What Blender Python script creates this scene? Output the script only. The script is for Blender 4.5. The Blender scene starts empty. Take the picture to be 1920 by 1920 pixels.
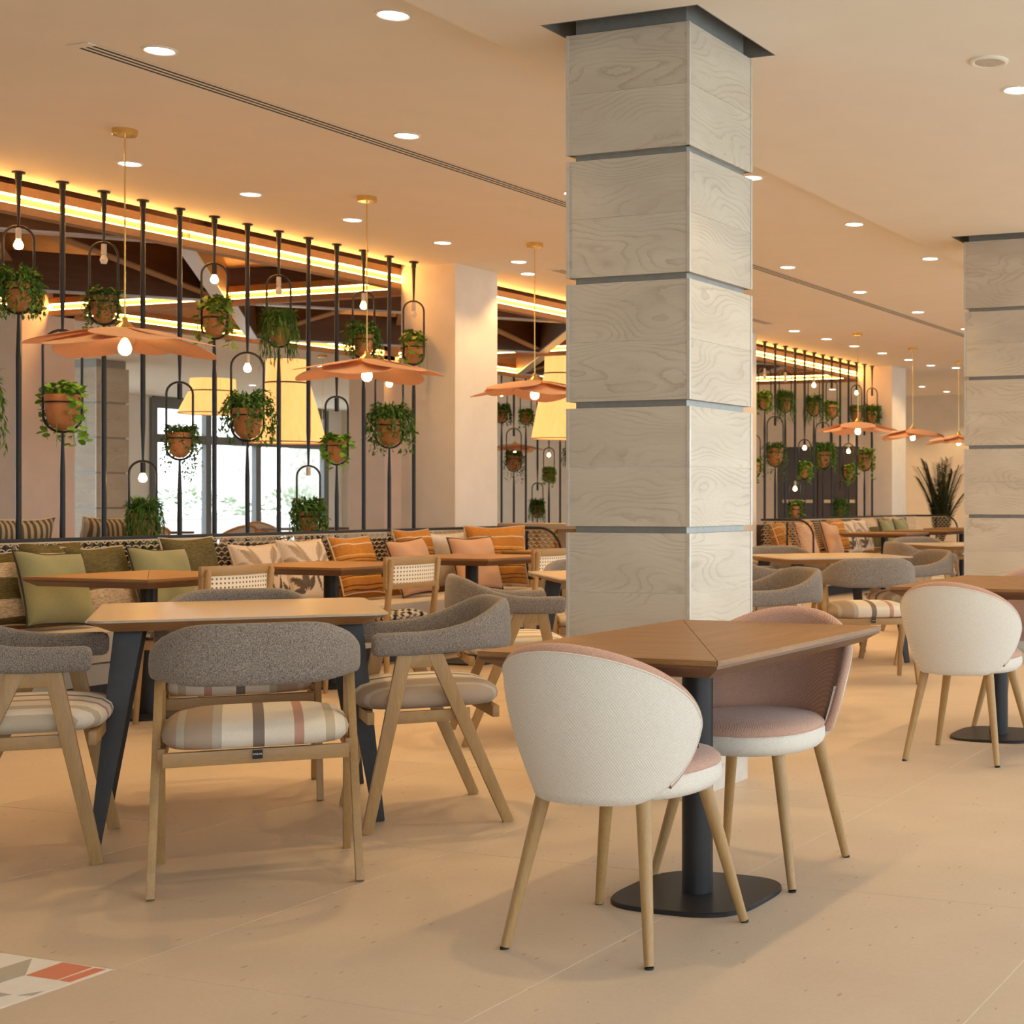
import bpy, bmesh, math, random
from mathutils import Vector, Matrix
PI = math.pi
R = math.radians
sc = bpy.context.scene
COL = sc.collection

# ------------------------------------------------------------------ camera, sky, exposure
cam_d = bpy.data.cameras.new('camera'); cam = bpy.data.objects.new('camera', cam_d); COL.objects.link(cam)
cam.location = (0, 0, 1.15); cam.rotation_euler = (R(90), 0, R(21.02))
cam_d.sensor_width = 36.0; cam_d.lens = 53.23
cam_d.shift_x = -0.359375; cam_d.shift_y = -0.012
cam_d.clip_end = 400
cam_d.dof.use_dof = True; cam_d.dof.focus_distance = 5.0; cam_d.dof.aperture_fstop = 9.0
sc.camera = cam
world = bpy.data.worlds.new('world'); sc.world = world; world.use_nodes = True
bg = world.node_tree.nodes['Background']
bg.inputs[0].default_value = (0.86, 0.95, 1.0, 1); bg.inputs[1].default_value = 3.5     # even overcast sky
sc.view_settings.view_transform = 'Standard'; sc.view_settings.look = 'None'
sc.view_settings.exposure = 0.22; sc.view_settings.gamma = 1.0
sc.view_settings.use_curve_mapping = False
sc.cycles.use_denoising = True
sc.cycles.max_bounces = 8; sc.cycles.diffuse_bounces = 5; sc.cycles.sample_clamp_indirect = 6.0
sc.cycles.use_light_tree = True

DOWN_W = 62.0       # watts of each recessed downlight
COVE = 62.0         # glow of the cove strips
BULB = 28.0

# ------------------------------------------------------------------ mesh helpers
def link(name, me, mat=None, parent=None):
    o = bpy.data.objects.new(name, me); COL.objects.link(o)
    if mat is not None:
        me.materials.clear(); me.materials.append(mat)
    if parent is not None: o.parent = parent
    return o

class MB:
    def __init__(s): s.v = []; s.f = []; s.c = []
    def add(s, vs, fs):
        o = len(s.v); s.v += [tuple(p) for p in vs]; s.f += [tuple(i + o for i in f) for f in fs]; return s
    def box(s, x0, x1, y0, y1, z0, z1):
        return s.add([(x0,y0,z0),(x1,y0,z0),(x1,y1,z0),(x0,y1,z0),(x0,y0,z1),(x1,y0,z1),(x1,y1,z1),(x0,y1,z1)],
                     [(3,2,1,0),(4,5,6,7),(0,1,5,4),(1,2,6,5),(2,3,7,6),(3,0,4,7)])
    def bar(s, p, q, w, h, w2=None, h2=None, up=(0,0,1)):
        p = Vector(p); q = Vector(q); d = (q - p).normalized(); u = Vector(up)
        if abs(d.dot(u)) > .95: u = Vector((0,1,0))
        a = d.cross(u).normalized(); b = a.cross(d).normalized()
        w2 = w if w2 is None else w2; h2 = h if h2 is None else h2
        vs = [p + a*sx*w/2 + b*sy*h/2 for sx, sy in ((-1,-1),(1,-1),(1,1),(-1,1))] + [q + a*sx*w2/2 + b*sy*h2/2 for sx, sy in ((-1,-1),(1,-1),(1,1),(-1,1))]
        return s.add(vs, [(0,1,2,3),(7,6,5,4),(1,0,4,5),(2,1,5,6),(3,2,6,7),(0,3,7,4)])
    def tube(s, pts, r, n=8, closed=False):
        pts = [Vector(p) for p in pts]; m = len(pts); rs = r if isinstance(r, (list, tuple)) else [r]*m
        vs = []; prev = None
        for i, p in enumerate(pts):
            if closed: t = pts[(i+1) % m] - pts[i-1]
            else: t = pts[min(i+1, m-1)] - pts[max(i-1, 0)]
            t = t.normalized()
            if prev is None:
                a = t.orthogonal().normalized()
            else:
                a = (prev - t*prev.dot(t)); a = a.normalized() if a.length > 1e-6 else t.orthogonal().normalized()
            prev = a; b = t.cross(a)
            vs += [p + (a*math.cos(2*PI*k/n) + b*math.sin(2*PI*k/n))*rs[i] for k in range(n)]
        fs = []
        for i in range(m if closed else m-1):
            j = (i+1) % m
            for k in range(n): fs.append((i*n+k, i*n+(k+1) % n, j*n+(k+1) % n, j*n+k))
        if not closed: fs += [tuple(range(n))[::-1], tuple((m-1)*n+k for k in range(n))]
        return s.add(vs, fs)
    def lathe(s, prof, n=24, c=(0,0,0), cap0=True, cap1=True):
        vs = []; fs = []
        for r, z in prof: vs += [(c[0]+r*math.cos(2*PI*k/n), c[1]+r*math.sin(2*PI*k/n), c[2]+z) for k in range(n)]
        for i in range(len(prof)-1):
            for k in range(n): fs.append((i*n+k, i*n+(k+1) % n, (i+1)*n+(k+1) % n, (i+1)*n+k))
        if cap0: fs.append(tuple(range(n))[::-1])
        if cap1: fs.append(tuple((len(prof)-1)*n+k for k in range(n)))
        return s.add(vs, fs)
    def loft(s, rings, cap=True, close=True):
        n = len(rings[0]); vs = [p for r in rings for p in r]; fs = []
        for i in range(len(rings)-1):
            for k in range(n if close else n-1): fs.append((i*n+k, i*n+(k+1) % n, (i+1)*n+(k+1) % n, (i+1)*n+k))
        if cap: fs += [tuple(range(n))[::-1], tuple((len(rings)-1)*n+k for k in range(n))]
        return s.add(vs, fs)
    def prism(s, poly, z0, z1): return s.loft([[(x,y,z0) for x,y in poly], [(x,y,z1) for x,y in poly]])
    def grid(s, fn, nu, nv, flip=False):
        vs = [fn(i/nu, j/nv) for j in range(nv+1) for i in range(nu+1)]; fs = []
        for j in range(nv):
            for i in range(nu):
                a = j*(nu+1)+i; q = (a, a+1, a+nu+2, a+nu+1); fs.append(q[::-1] if flip else q)
        return s.add(vs, fs)
    def mesh(s, name, smooth=35, bev=0, merge=False, fix=True):
        me = bpy.data.meshes.new(name); me.from_pydata(s.v, [], s.f)
        bm = bmesh.new(); bm.from_mesh(me)
        if merge: bmesh.ops.remove_doubles(bm, verts=bm.verts, dist=1e-5)
        if fix: bmesh.ops.recalc_face_normals(bm, faces=bm.faces)
        if bev:
            es = [e for e in bm.edges if len(e.link_faces) == 2 and e.calc_face_angle(0) > R(40)]
            bmesh.ops.bevel(bm, geom=es, offset=bev, segments=2, affect='EDGES', profile=.6, clamp_overlap=True)
        if smooth:
            for f in bm.faces: f.smooth = True
            for e in bm.edges:
                if len(e.link_faces) == 2 and e.calc_face_angle(0) > R(smooth): e.smooth = False
        bm.to_mesh(me); bm.free()
        return me
    def build(s, name, mat, parent=None, **k): return link(name, s.mesh(name, **k), mat, parent)

def thing(name, label, cat, loc=(0,0,0), rz=0, group=None):
    o = bpy.data.objects.new(name, None); COL.objects.link(o); o.empty_display_size = .1
    o.location = loc; o.rotation_euler = (0,0,rz); o['label'] = label; o['category'] = cat
    if group: o['group'] = group
    return o
def tag(o, label, cat, group=None):
    o['label'] = label; o['category'] = cat
    if group: o['group'] = group
    return o
def struct(o): o['kind'] = 'structure'; return o
def dup(root, label=None, loc=None, rz=None, group=None):
    def cp(o, par):
        c = o.copy(); COL.objects.link(c)
        if par is not None: c.parent = par
        for ch in kids.get(o.name, ()): cp(ch, c)
        return c
    kids = {}
    def walk(o):
        kids[o.name] = list(o.children)
        for ch in o.children: walk(ch)
    walk(root); r = cp(root, None)
    if label: r['label'] = label
    if loc is not None: r.location = loc
    if rz is not None: r.rotation_euler = (0,0,rz)
    if group: r['group'] = group
    return r
ORD = ['first','second','third','fourth','fifth','sixth','seventh','eighth','ninth','tenth','eleventh','twelfth','thirteenth','fourteenth','fifteenth']
def sell(w, d, n=40, e=4.0, cx=0, cy=0):
    out = []
    for k in range(n):
        a = 2*PI*k/n; ca, sa = math.cos(a), math.sin(a)
        out.append((cx + w/2*math.copysign(abs(ca)**(2/e), ca), cy + d/2*math.copysign(abs(sa)**(2/e), sa)))
    return out
def rrect(w, d, r, n=5):
    out = []
    for sx, sy, a0 in ((1,1,0),(-1,1,90),(-1,-1,180),(1,-1,270)):
        for k in range(n+1):
            a = R(a0 + 90*k/n); out.append((sx*(w/2-r)+r*math.cos(a), sy*(d/2-r)+r*math.sin(a)))
    return out
def smooth01(t): t = max(0, min(1, t)); return t*t*(3-2*t)

# ------------------------------------------------------------------ materials
def new_mat(name):
    m = bpy.data.materials.new(name); m.use_nodes = True; nt = m.node_tree
    return m, nt, nt.nodes['Principled BSDF']
def lnk(nt, a, b): nt.links.new(a, b)
def coords(nt, scale=(1,1,1), kind='Object', rot=(0,0,0), rnd=0.0):
    tc = nt.nodes.new('ShaderNodeTexCoord'); mp = nt.nodes.new('ShaderNodeMapping')
    mp.inputs['Scale'].default_value = scale; mp.inputs['Rotation'].default_value = rot
    src = None if kind == 'World' else tc.outputs[kind]
    if kind == 'World':
        src = nt.nodes.new('ShaderNodeNewGeometry').outputs['Position']
    if rnd:
        oi = nt.nodes.new('ShaderNodeObjectInfo'); mu = nt.nodes.new('ShaderNodeMath'); mu.operation = 'MULTIPLY'; mu.inputs[1].default_value = rnd
        lnk(nt, oi.outputs['Random'], mu.inputs[0]); ad = nt.nodes.new('ShaderNodeVectorMath'); ad.operation = 'ADD'
        lnk(nt, src, ad.inputs[0]); lnk(nt, mu.outputs[0], ad.inputs[1]); src = ad.outputs[0]
    lnk(nt, src, mp.inputs['Vector']); return mp.outputs['Vector']
def noise(nt, vec, scale=5, detail=4, rough=.5, dist=0):
    n = nt.nodes.new('ShaderNodeTexNoise'); n.inputs['Scale'].default_value = scale; n.inputs['Detail'].default_value = detail
    n.inputs['Roughness'].default_value = rough; n.inputs['Distortion'].default_value = dist
    lnk(nt, vec, n.inputs['Vector']); return n.outputs['Fac']
def ramp(nt, fac, stops, const=False):
    r = nt.nodes.new('ShaderNodeValToRGB'); cr = r.color_ramp
    if const: cr.interpolation = 'CONSTANT'
    while len(cr.elements) < len(stops): cr.elements.new(.5)
    for e, (p, c) in zip(cr.elements, stops): e.position = p; e.color = (*c, 1)
    lnk(nt, fac, r.inputs['Fac']); return r.outputs['Color']
def bump(nt, b, fac, strength=.2, dist=.01):
    n = nt.nodes.new('ShaderNodeBump'); n.inputs['Strength'].default_value = strength; n.inputs['Distance'].default_value = dist
    lnk(nt, fac, n.inputs['Height']); lnk(nt, n.outputs['Normal'], b.inputs['Normal'])
def mix(nt, fac, a, b, mode='MIX'):
    n = nt.nodes.new('ShaderNodeMix'); n.data_type = 'RGBA'; n.blend_type = mode
    for k, v in ((0, fac), (6, a), (7, b)):
        if isinstance(v, (int, float)): n.inputs[k].default_value = v
        elif isinstance(v, tuple): n.inputs[k].default_value = (*v, 1)
        else: lnk(nt, v, n.inputs[k])
    return n.outputs[2]
def plain(name, col, rough=.6, metal=0, var=.06, scale=30, bmp=0, spec=.5):
    m, nt, b = new_mat(name); v = coords(nt, rnd=7); f = noise(nt, v, scale, 3)
    lo = tuple(c*(1-var) for c in col); hi = tuple(min(1, c*(1+var)) for c in col)
    lnk(nt, ramp(nt, f, [(.3, lo), (.7, hi)]), b.inputs['Base Color'])
    b.inputs['Roughness'].default_value = rough; b.inputs['Metallic'].default_value = metal
    b.inputs['Specular IOR Level'].default_value = spec
    if bmp: bump(nt, b, f, bmp, .003)
    return m
def wood(name, c1, c2, axis='X', rough=.45, grain=1.0, ring=True, rnd=9):
    m, nt, b = new_mat(name); s = {'X': (1,9,9), 'Y': (9,1,9), 'Z': (9,9,1)}[axis]
    v = coords(nt, tuple(k*grain for k in s), rnd=rnd); f = noise(nt, v, 3, 6, .6, .4)
    v2 = coords(nt, tuple(k*grain*6 for k in s), rnd=rnd); g = noise(nt, v2, 5, 3, .6)
    col = ramp(nt, f, [(.3, c1), (.68, c2)])
    col = mix(nt, .35, col, ramp(nt, g, [(.3, tuple(x*.72 for x in c1)), (.7, c2)]), 'MIX')
    lnk(nt, col, b.inputs['Base Color']); b.inputs['Roughness'].default_value = rough
    bump(nt, b, g, .12, .002)
    return m
def cladding():
    m, nt, b = new_mat('pale oak cladding')
    # horizontal oak figure: contour lines of a slow noise, cut lengthwise
    sp = nt.nodes.new('ShaderNodeSeparateXYZ'); lnk(nt, coords(nt, rnd=31), sp.inputs[0])
    slow = noise(nt, coords(nt, (1.9,1.9,5.5), rnd=31), 1, 1.5, .4)
    a1 = nt.nodes.new('ShaderNodeMath'); a1.operation = 'MULTIPLY'; a1.inputs[1].default_value = 17; lnk(nt, slow, a1.inputs[0])
    a2 = nt.nodes.new('ShaderNodeMath'); a2.operation = 'MULTIPLY_ADD'; a2.inputs[1].default_value = 34; lnk(nt, sp.outputs[2], a2.inputs[0]); lnk(nt, a1.outputs[0], a2.inputs[2])
    wob = noise(nt, coords(nt, (30,30,60), rnd=31), 1, 2); a3 = nt.nodes.new('ShaderNodeMath'); a3.operation = 'MULTIPLY_ADD'; a3.inputs[1].default_value = .5; lnk(nt, wob, a3.inputs[0]); lnk(nt, a2.outputs[0], a3.inputs[2])
    fr = nt.nodes.new('ShaderNodeMath'); fr.operation = 'FRACT'; lnk(nt, a3.outputs[0], fr.inputs[0])
    f = noise(nt, coords(nt, (5,5,90), rnd=31), 3, 5, .65)
    big = noise(nt, coords(nt, (1.2,1.2,4), rnd=31), 2, 2)
    base = ramp(nt, big, [(.3, (.545,.495,.415)), (.7, (.625,.58,.495))])
    lines = ramp(nt, fr.outputs[0], [(.0, (.72,.68,.63)), (.14, (.86,.84,.81)), (.4, (1,1,1)), (.94, (1,1,1)), (1, (.8,.77,.73))])
    fade = ramp(nt, noise(nt, coords(nt, (1.6,1.6,5), rnd=17), 2, 2), [(.38, (.12,.12,.12)), (.6, (.8,.8,.8))])
    col = mix(nt, fade, base, lines, 'MULTIPLY')
    col = mix(nt, .6, col, ramp(nt, f, [(.25, (.87,.86,.84)), (.6, (1,1,1))]), 'MULTIPLY')
    lnk(nt, col, b.inputs['Base Color']); b.inputs['Roughness'].default_value = .42
    bump(nt, b, f, .15, .001)
    return m
def floor_mat():
    m, nt, b = new_mat('beige limestone')
    v = coords(nt, kind='World')
    f = noise(nt, coords(nt, (1,1,1), 'World'), 1.6, 5, .6)
    g = noise(nt, coords(nt, (60,60,60), 'World'), 1, 3)
    vo = nt.nodes.new('ShaderNodeTexVoronoi'); vo.inputs['Scale'].default_value = 1; vo.inputs['Randomness'].default_value = 1
    lnk(nt, coords(nt, (26,9,9), 'World', (0,0,.5)), vo.inputs['Vector'])
    n2 = noise(nt, coords(nt, (13,13,13), 'World'), 1, 2)
    th = nt.nodes.new('ShaderNodeMath'); th.operation = 'MULTIPLY'; lnk(nt, n2, th.inputs[0]); th.inputs[1].default_value = .16
    lt = nt.nodes.new('ShaderNodeMath'); lt.operation = 'LESS_THAN'; lnk(nt, vo.outputs['Distance'], lt.inputs[0]); lnk(nt, th.outputs[0], lt.inputs[1])
    vo2 = nt.nodes.new('ShaderNodeTexVoronoi'); vo2.inputs['Scale'].default_value = 110
    lnk(nt, v, vo2.inputs['Vector'])
    base = ramp(nt, f, [(.3, (.545,.44,.335)), (.7, (.61,.50,.385))])
    base = mix(nt, .5, base, ramp(nt, g, [(.3, (.92,.9,.88)), (.7, (1,1,1))]), 'MULTIPLY')
    base = mix(nt, .25, base, ramp(nt, vo2.outputs['Distance'], [(.1, (.8,.74,.68)), (.4, (1,1,1))]), 'MULTIPLY')
    fac = nt.nodes.new('ShaderNodeMath'); fac.operation = 'MULTIPLY'; lnk(nt, lt.outputs[0], fac.inputs[0]); fac.inputs[1].default_value = .85
    base = mix(nt, fac.outputs[0], base, (.36,.24,.17))
    lnk(nt, base, b.inputs['Base Color']); b.inputs['Roughness'].default_value = .48
    b.inputs['Specular IOR Level'].default_value = .35
    return m
def fabric(name, dark, light, scale=500, lo=.35, hi=.65, rough=.95, stretch=(1,1,1), bmp=.25):
    m, nt, b = new_mat(name)
    f = noise(nt, coords(nt, stretch), scale, 3, .7)
    lnk(nt, ramp(nt, f, [(lo, dark), (hi, light)]), b.inputs['Base Color'])
    b.inputs['Roughness'].default_value = rough; b.inputs['Specular IOR Level'].default_value = .15
    b.inputs['Sheen Weight'].default_value = .15
    bump(nt, b, f, bmp, .002); return m
def woven(name, c1, c2, n=420):
    m, nt, b = new_mat(name); v = coords(nt)
    w1 = nt.nodes.new('ShaderNodeTexWave'); w1.bands_direction = 'DIAGONAL'; w1.inputs['Scale'].default_value = n/6.3; w1.inputs['Distortion'].default_value = 1.5; w1.inputs['Detail'].default_value = 2
    lnk(nt, v, w1.inputs['Vector'])
    f = noise(nt, v, 260, 3, .7); g = noise(nt, coords(nt, (30,30,140)), 4, 3)
    col = mix(nt, .5, ramp(nt, f, [(.32, c1), (.66, c2)]), ramp(nt, w1.outputs['Fac'], [(.2, c1), (.8, c2)]))
    col = mix(nt, .3, col, ramp(nt, g, [(.3, tuple(x*.85 for x in c1)), (.7, c2)]))
    lnk(nt, col, b.inputs['Base Color']); b.inputs['Roughness'].default_value = .95; b.inputs['Specular IOR Level'].default_value = .12
    b.inputs['Sheen Weight'].default_value = .2
    bump(nt, b, w1.outputs['Fac'], .25, .0015); return m
def axis_ramp(nt, axis, lo, hi, stops, wob=0.0, const=True):
    sp = nt.nodes.new('ShaderNodeSeparateXYZ'); lnk(nt, coords(nt), sp.inputs[0])
    mr = nt.nodes.new('ShaderNodeMapRange'); mr.inputs['From Min'].default_value = lo; mr.inputs['From Max'].default_value = hi
    src = sp.outputs['XYZ'.index(axis)]
    if wob:
        nz = noise(nt, coords(nt), 14, 2); mu = nt.nodes.new('ShaderNodeMath'); mu.operation = 'MULTIPLY_ADD'; mu.inputs[1].default_value = wob; lnk(nt, nz, mu.inputs[0]); lnk(nt, src, mu.inputs[2]); src = mu.outputs[0]
    lnk(nt, src, mr.inputs['Value']); return ramp(nt, mr.outputs[0], stops, const)
def striped_seat():
    m, nt, b = new_mat('striped wool')
    T, C, D, P, Bg, G = (.40,.31,.24), (.72,.66,.57), (.22,.18,.155), (.50,.30,.235), (.52,.45,.34), (.46,.42,.36)
    st = [(0,T),(.09,G),(.13,T),(.27,G),(.32,C),(.475,D),(.535,C),(.685,P),(.735,C),(.85,Bg),(.90,C),(.96,Bg)]
    col = axis_ramp(nt, 'X', -.27, .27, st)
    f = noise(nt, coords(nt), 420, 3, .7)
    col = mix(nt, .5, col, ramp(nt, f, [(.3, (.68,.66,.64)), (.62, (1,1,1))]), 'MULTIPLY')
    lnk(nt, col, b.inputs['Base Color']); b.inputs['Roughness'].default_value = .95; b.inputs['Specular IOR Level'].default_value = .12
    bump(nt, b, f, .3, .002); return m
def banded(name, axis, lo, hi, stops, wob=.0, streak=None):
    m, nt, b = new_mat(name); col = axis_ramp(nt, axis, lo, hi, stops, wob)
    if streak:
        s = {'Y': (16,75,16), 'X': (75,16,16), 'Z': (16,16,75)}[axis]
        f = noise(nt, coords(nt, s, rnd=5), 2.2, 5, .75); col = mix(nt, streak, col, ramp(nt, f, [(.36, (.30,.30,.28)), (.62, (1.25,1.2,1.1))]), 'MULTIPLY')
    lnk(nt, col, b.inputs['Base Color']); b.inputs['Roughness'].default_value = .95; b.inputs['Specular IOR Level'].default_value = .12
    bump(nt, b, noise(nt, coords(nt), 300, 2), .25, .002); return m
def attr_mat(name):
    m, nt, b = new_mat(name); a = nt.nodes.new('ShaderNodeAttribute'); a.attribute_name = 'print'
    f = noise(nt, coords(nt), 300, 2)
    lnk(nt, mix(nt, .35, a.outputs['Color'], ramp(nt, f, [(.3, (.8,.8,.8)), (.6, (1,1,1))]), 'MULTIPLY'), b.inputs['Base Color'])
    b.inputs['Roughness'].default_value = .95; b.inputs['Specular IOR Level'].default_value = .12; bump(nt, b, f, .2, .002); return m
def glow(name, col, s):
    m, nt, b = new_mat(name); b.inputs['Base Color'].default_value = (*col, 1); b.inputs['Emission Color'].default_value = (*col, 1); b.inputs['Emission Strength'].default_value = s; return m
def cane_mat():
    m, nt, b = new_mat('woven cane')
    v = coords(nt, (44,1,44)); vo = nt.nodes.new('ShaderNodeTexVoronoi'); vo.voronoi_dimensions = '3D'; vo.inputs['Randomness'].default_value = 0; vo.inputs['Scale'].default_value = 1
    sp = nt.nodes.new('ShaderNodeSeparateXYZ'); lnk(nt, v, sp.inputs[0]); cb = nt.nodes.new('ShaderNodeCombineXYZ')
    lnk(nt, sp.outputs[0], cb.inputs[0]); lnk(nt, sp.outputs[2], cb.inputs[1]); lnk(nt, cb.outputs[0], vo.inputs['Vector'])
    lnk(nt, ramp(nt, vo.outputs['Distance'], [(.20, (.16,.10,.05)), (.27, (.80,.73,.60))]), b.inputs['Base Color']); b.inputs['Roughness'].default_value = .6
    return m
def petal_mat():
    m, nt, b = new_mat('peach petal'); out = nt.nodes['Material Output']
    f = noise(nt, coords(nt), 40, 3); c = ramp(nt, f, [(.3, (.80,.50,.32)), (.7, (.86,.56,.37))]); lnk(nt, c, b.inputs['Base Color']); b.inputs['Roughness'].default_value = .7
    t = nt.nodes.new('ShaderNodeBsdfTranslucent'); lnk(nt, c, t.inputs['Color'])
    mx = nt.nodes.new('ShaderNodeMixShader'); mx.inputs[0].default_value = .3; lnk(nt, b.outputs[0], mx.inputs[1]); lnk(nt, t.outputs[0], mx.inputs[2]); lnk(nt, mx.outputs[0], out.inputs['Surface'])
    return m
def pleat_mat():
    # a lit pleated shade: the cloth gives off the lamp's light
    m, nt, b = new_mat('lit pleated shade'); v = coords(nt, (1,1,.15)); f = noise(nt, v, 38, 3)
    c = ramp(nt, f, [(.3, (1.0,.52,.14)), (.7, (1.0,.62,.22))]); lnk(nt, c, b.inputs['Base Color']); lnk(nt, c, b.inputs['Emission Color']); b.inputs['Emission Strength'].default_value = .85
    b.inputs['Roughness'].default_value = .9; return m
def leaf_mat(name, c1, c2):
    m, nt, b = new_mat(name); f = noise(nt, coords(nt, rnd=3), 22, 2); oi = nt.nodes.new('ShaderNodeObjectInfo')
    lnk(nt, ramp(nt, f, [(.35, c1), (.65, c2)]), b.inputs['Base Color']); b.inputs['Roughness'].default_value = .5
    b.inputs['Specular IOR Level'].default_value = .3; return m
def glass_mat():
    m, nt, b = new_mat('window glass'); out = nt.nodes['Material Output']; t = nt.nodes.new('ShaderNodeBsdfTransparent'); g = nt.nodes.new('ShaderNodeBsdfGlossy'); g.inputs['Roughness'].default_value = .02
    mx = nt.nodes.new('ShaderNodeMixShader'); mx.inputs[0].default_value = .06; lnk(nt, t.outputs[0], mx.inputs[1]); lnk(nt, g.outputs[0], mx.inputs[2]); lnk(nt, mx.outputs[0], out.inputs['Surface']); return m

M = dict(
    ceil=plain('ceiling paint', (.85,.805,.73), .9, var=.015, scale=3), wall=plain('beige plaster', (.70,.60,.48), .9, var=.03, scale=4, bmp=.05),
    wallw=plain('white plaster', (.80,.77,.72), .9, var=.02, scale=4), colw=plain('cream plaster', (.78,.70,.60), .85, var=.03, scale=6, bmp=.05),
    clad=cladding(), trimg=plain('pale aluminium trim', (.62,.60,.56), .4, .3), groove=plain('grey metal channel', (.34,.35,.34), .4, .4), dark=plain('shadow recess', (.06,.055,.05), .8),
    floor=floor_mat(), joint=plain('pale grout', (.76,.70,.60), .8), black=plain('black metal', (.022,.022,.024), .42, .3, spec=.4), blackw=plain('charcoal timber', (.022,.024,.028), .5, var=.15),
    walnut=wood('walnut veneer', (.22,.105,.034), (.36,.19,.068), 'X', .45), walnut2=wood('walnut veneer turned', (.215,.10,.033), (.345,.18,.065), 'Y', .45), walnutd=wood('walnut edge', (.12,.055,.024), (.185,.085,.036), 'X', .45),
    oak=wood('light oak', (.365,.30,.23), (.445,.375,.295), 'X', .28), oakd=wood('oak edge', (.29,.15,.06), (.38,.21,.09), 'X', .5),
    legz=wood('ash leg', (.30,.175,.065), (.42,.26,.10), 'Z', .45), legx=wood('ash rail', (.31,.18,.07), (.42,.26,.105), 'X', .45),
    grey=fabric('heathered grey wool', (.075,.06,.052), (.36,.31,.265), 330), stripe=striped_seat(),
    cream=woven('cream weave', (.58,.53,.455), (.76,.72,.65)), pink=woven('pink weave', (.36,.20,.145), (.62,.40,.31)), tagm=plain('black woven tag', (.015,.015,.02), .8), white=plain('white print', (.8,.8,.8), .7),
    timber=wood('dark glulam', (.105,.045,.018), (.17,.08,.034), 'X', .5), timberl=wood('lit timber', (.30,.16,.06), (.40,.22,.09), 'Y', .5), boards=plain('roof boards', (.44,.33,.23), .8, var=.08, scale=8), steel=plain('bright steel', (.62,.62,.66), .35, .7),  # timberl is a lighter timber copy, strip light put into its colour
    brass=plain('brass', (.78,.58,.22), .22, 1.0), petal=petal_mat(), pleat=pleat_mat(), terra=plain('terracotta', (.50,.20,.075), .75, var=.12, scale=25, bmp=.1), soil=plain('potting soil', (.035,.022,.012), .95),
    socket=plain('pale socket', (.55,.50,.44), .5), bulboff=plain('clear bulb', (.75,.68,.58), .15),
    lamp=glow('lit downlight', (1,.93,.82), 9.0), bulb=glow('lit bulb', (1,.58,.22), BULB), cove2=glow('amber strip in the recess', (1,.50,.12), COVE*.95), cove=glow('amber strip', (1,.50,.10), COVE),
    wframe=plain('grey window frame', (.15,.155,.16), .5), glass=glass_mat(), lattice=plain('cream lattice', (.60,.50,.34), .6), seatc=fabric('cream bench cloth', (.56,.48,.38), (.70,.62,.50), 300),
    benchf=fabric('bench side cloth', (.40,.37,.32), (.52,.48,.42), 300), cane=cane_mat(), rattan=plain('orange rattan', (.52,.26,.07), .5, var=.2, scale=60), pale=plain('pale upholstery', (.60,.56,.50), .9),
    green=fabric('sage cloth', (.23,.225,.115), (.32,.31,.165), 300), peach=fabric('peach cloth', (.52,.30,.18), (.62,.38,.24), 300), piping=plain('dark piping', (.03,.025,.02), .8), plainp=plain('pale piping', (.62,.52,.40), .9),
    orange=banded('orange striped cloth', 'Y', -.24, .24, [(0,(.46,.19,.04)),(.10,(.14,.06,.02)),(.115,(.48,.2,.045)),(.16,(.12,.05,.02)),(.175,(.46,.19,.04)),(.28,(.66,.36,.08)),(.30,(.10,.05,.02)),(.315,(.50,.21,.05)),(.37,(.60,.34,.10)),(.385,(.42,.17,.035)),(.52,(.12,.06,.02)),(.535,(.50,.22,.05)),(.57,(.14,.06,.02)),(.585,(.52,.23,.05)),(.62,(.70,.40,.12)),(.64,(.50,.21,.045)),(.80,(.68,.55,.40)),(.82,(.50,.22,.05))], .01, .35),
    olive=banded('olive flecked cloth', 'Y', -.24, .24, [(0,(.12,.09,.035)),(.14,(.58,.46,.33)),(.34,(.14,.115,.05)),(.60,(.62,.50,.37)),(.78,(.15,.12,.05)),(.97,(.6,.48,.34))], .0, .75),
    olive2=banded('olive cloth with cream foot', 'Y', -.24, .24, [(0,(.60,.48,.36)),(.36,(.14,.12,.055)),(.97,(.5,.42,.3))], .0, .75),
    print_=attr_mat('printed cotton'), panel=banded('striped bench panel', 'X', -.5, .5, [(0,(.55,.42,.25)),(.12,(.5,.22,.05)),(.16,(.56,.43,.26)),(.30,(.45,.28,.14)),(.36,(.58,.45,.28)),(.5,(.48,.2,.05)),(.54,(.57,.44,.27)),(.7,(.46,.3,.16)),(.76,(.58,.45,.28)),(.88,(.5,.23,.06)),(.92,(.57,.44,.27))]),
    coral=plain('coral tile', (.62,.20,.12), .5, var=.03), tgrey=plain('grey tile', (.42,.39,.33), .5, var=.03), twhite=plain('white tile', (.76,.74,.70), .5, var=.02), brownd=plain('dark brown door', (.055,.035,.022), .35), chevron=banded('ribbed cloth', 'X', -.24, .24, [(i/24, (.12,.085,.05) if i % 2 else (.42,.33,.22)) for i in range(24)]),
    fern=leaf_mat('fern green', (.035,.10,.014), (.10,.21,.03)), clover=leaf_mat('clover green', (.10,.25,.018), (.20,.40,.04)), ivy=leaf_mat('ivy green', (.08,.17,.018), (.26,.35,.05)), trail=leaf_mat('trailing green', (.05,.11,.025), (.12,.20,.045)), palmg=leaf_mat('palm green', (.018,.022,.008), (.05,.055,.018)),
    dirt=plain('terrace ground', (.66,.65,.60), .9), bark=plain('pale bark', (.42,.40,.37), .9, var=.3, scale=8), hedge=leaf_mat('hedge green', (.30,.36,.25), (.42,.48,.36)), stone=plain('kerb stone', (.5,.5,.48), .9))

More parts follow.
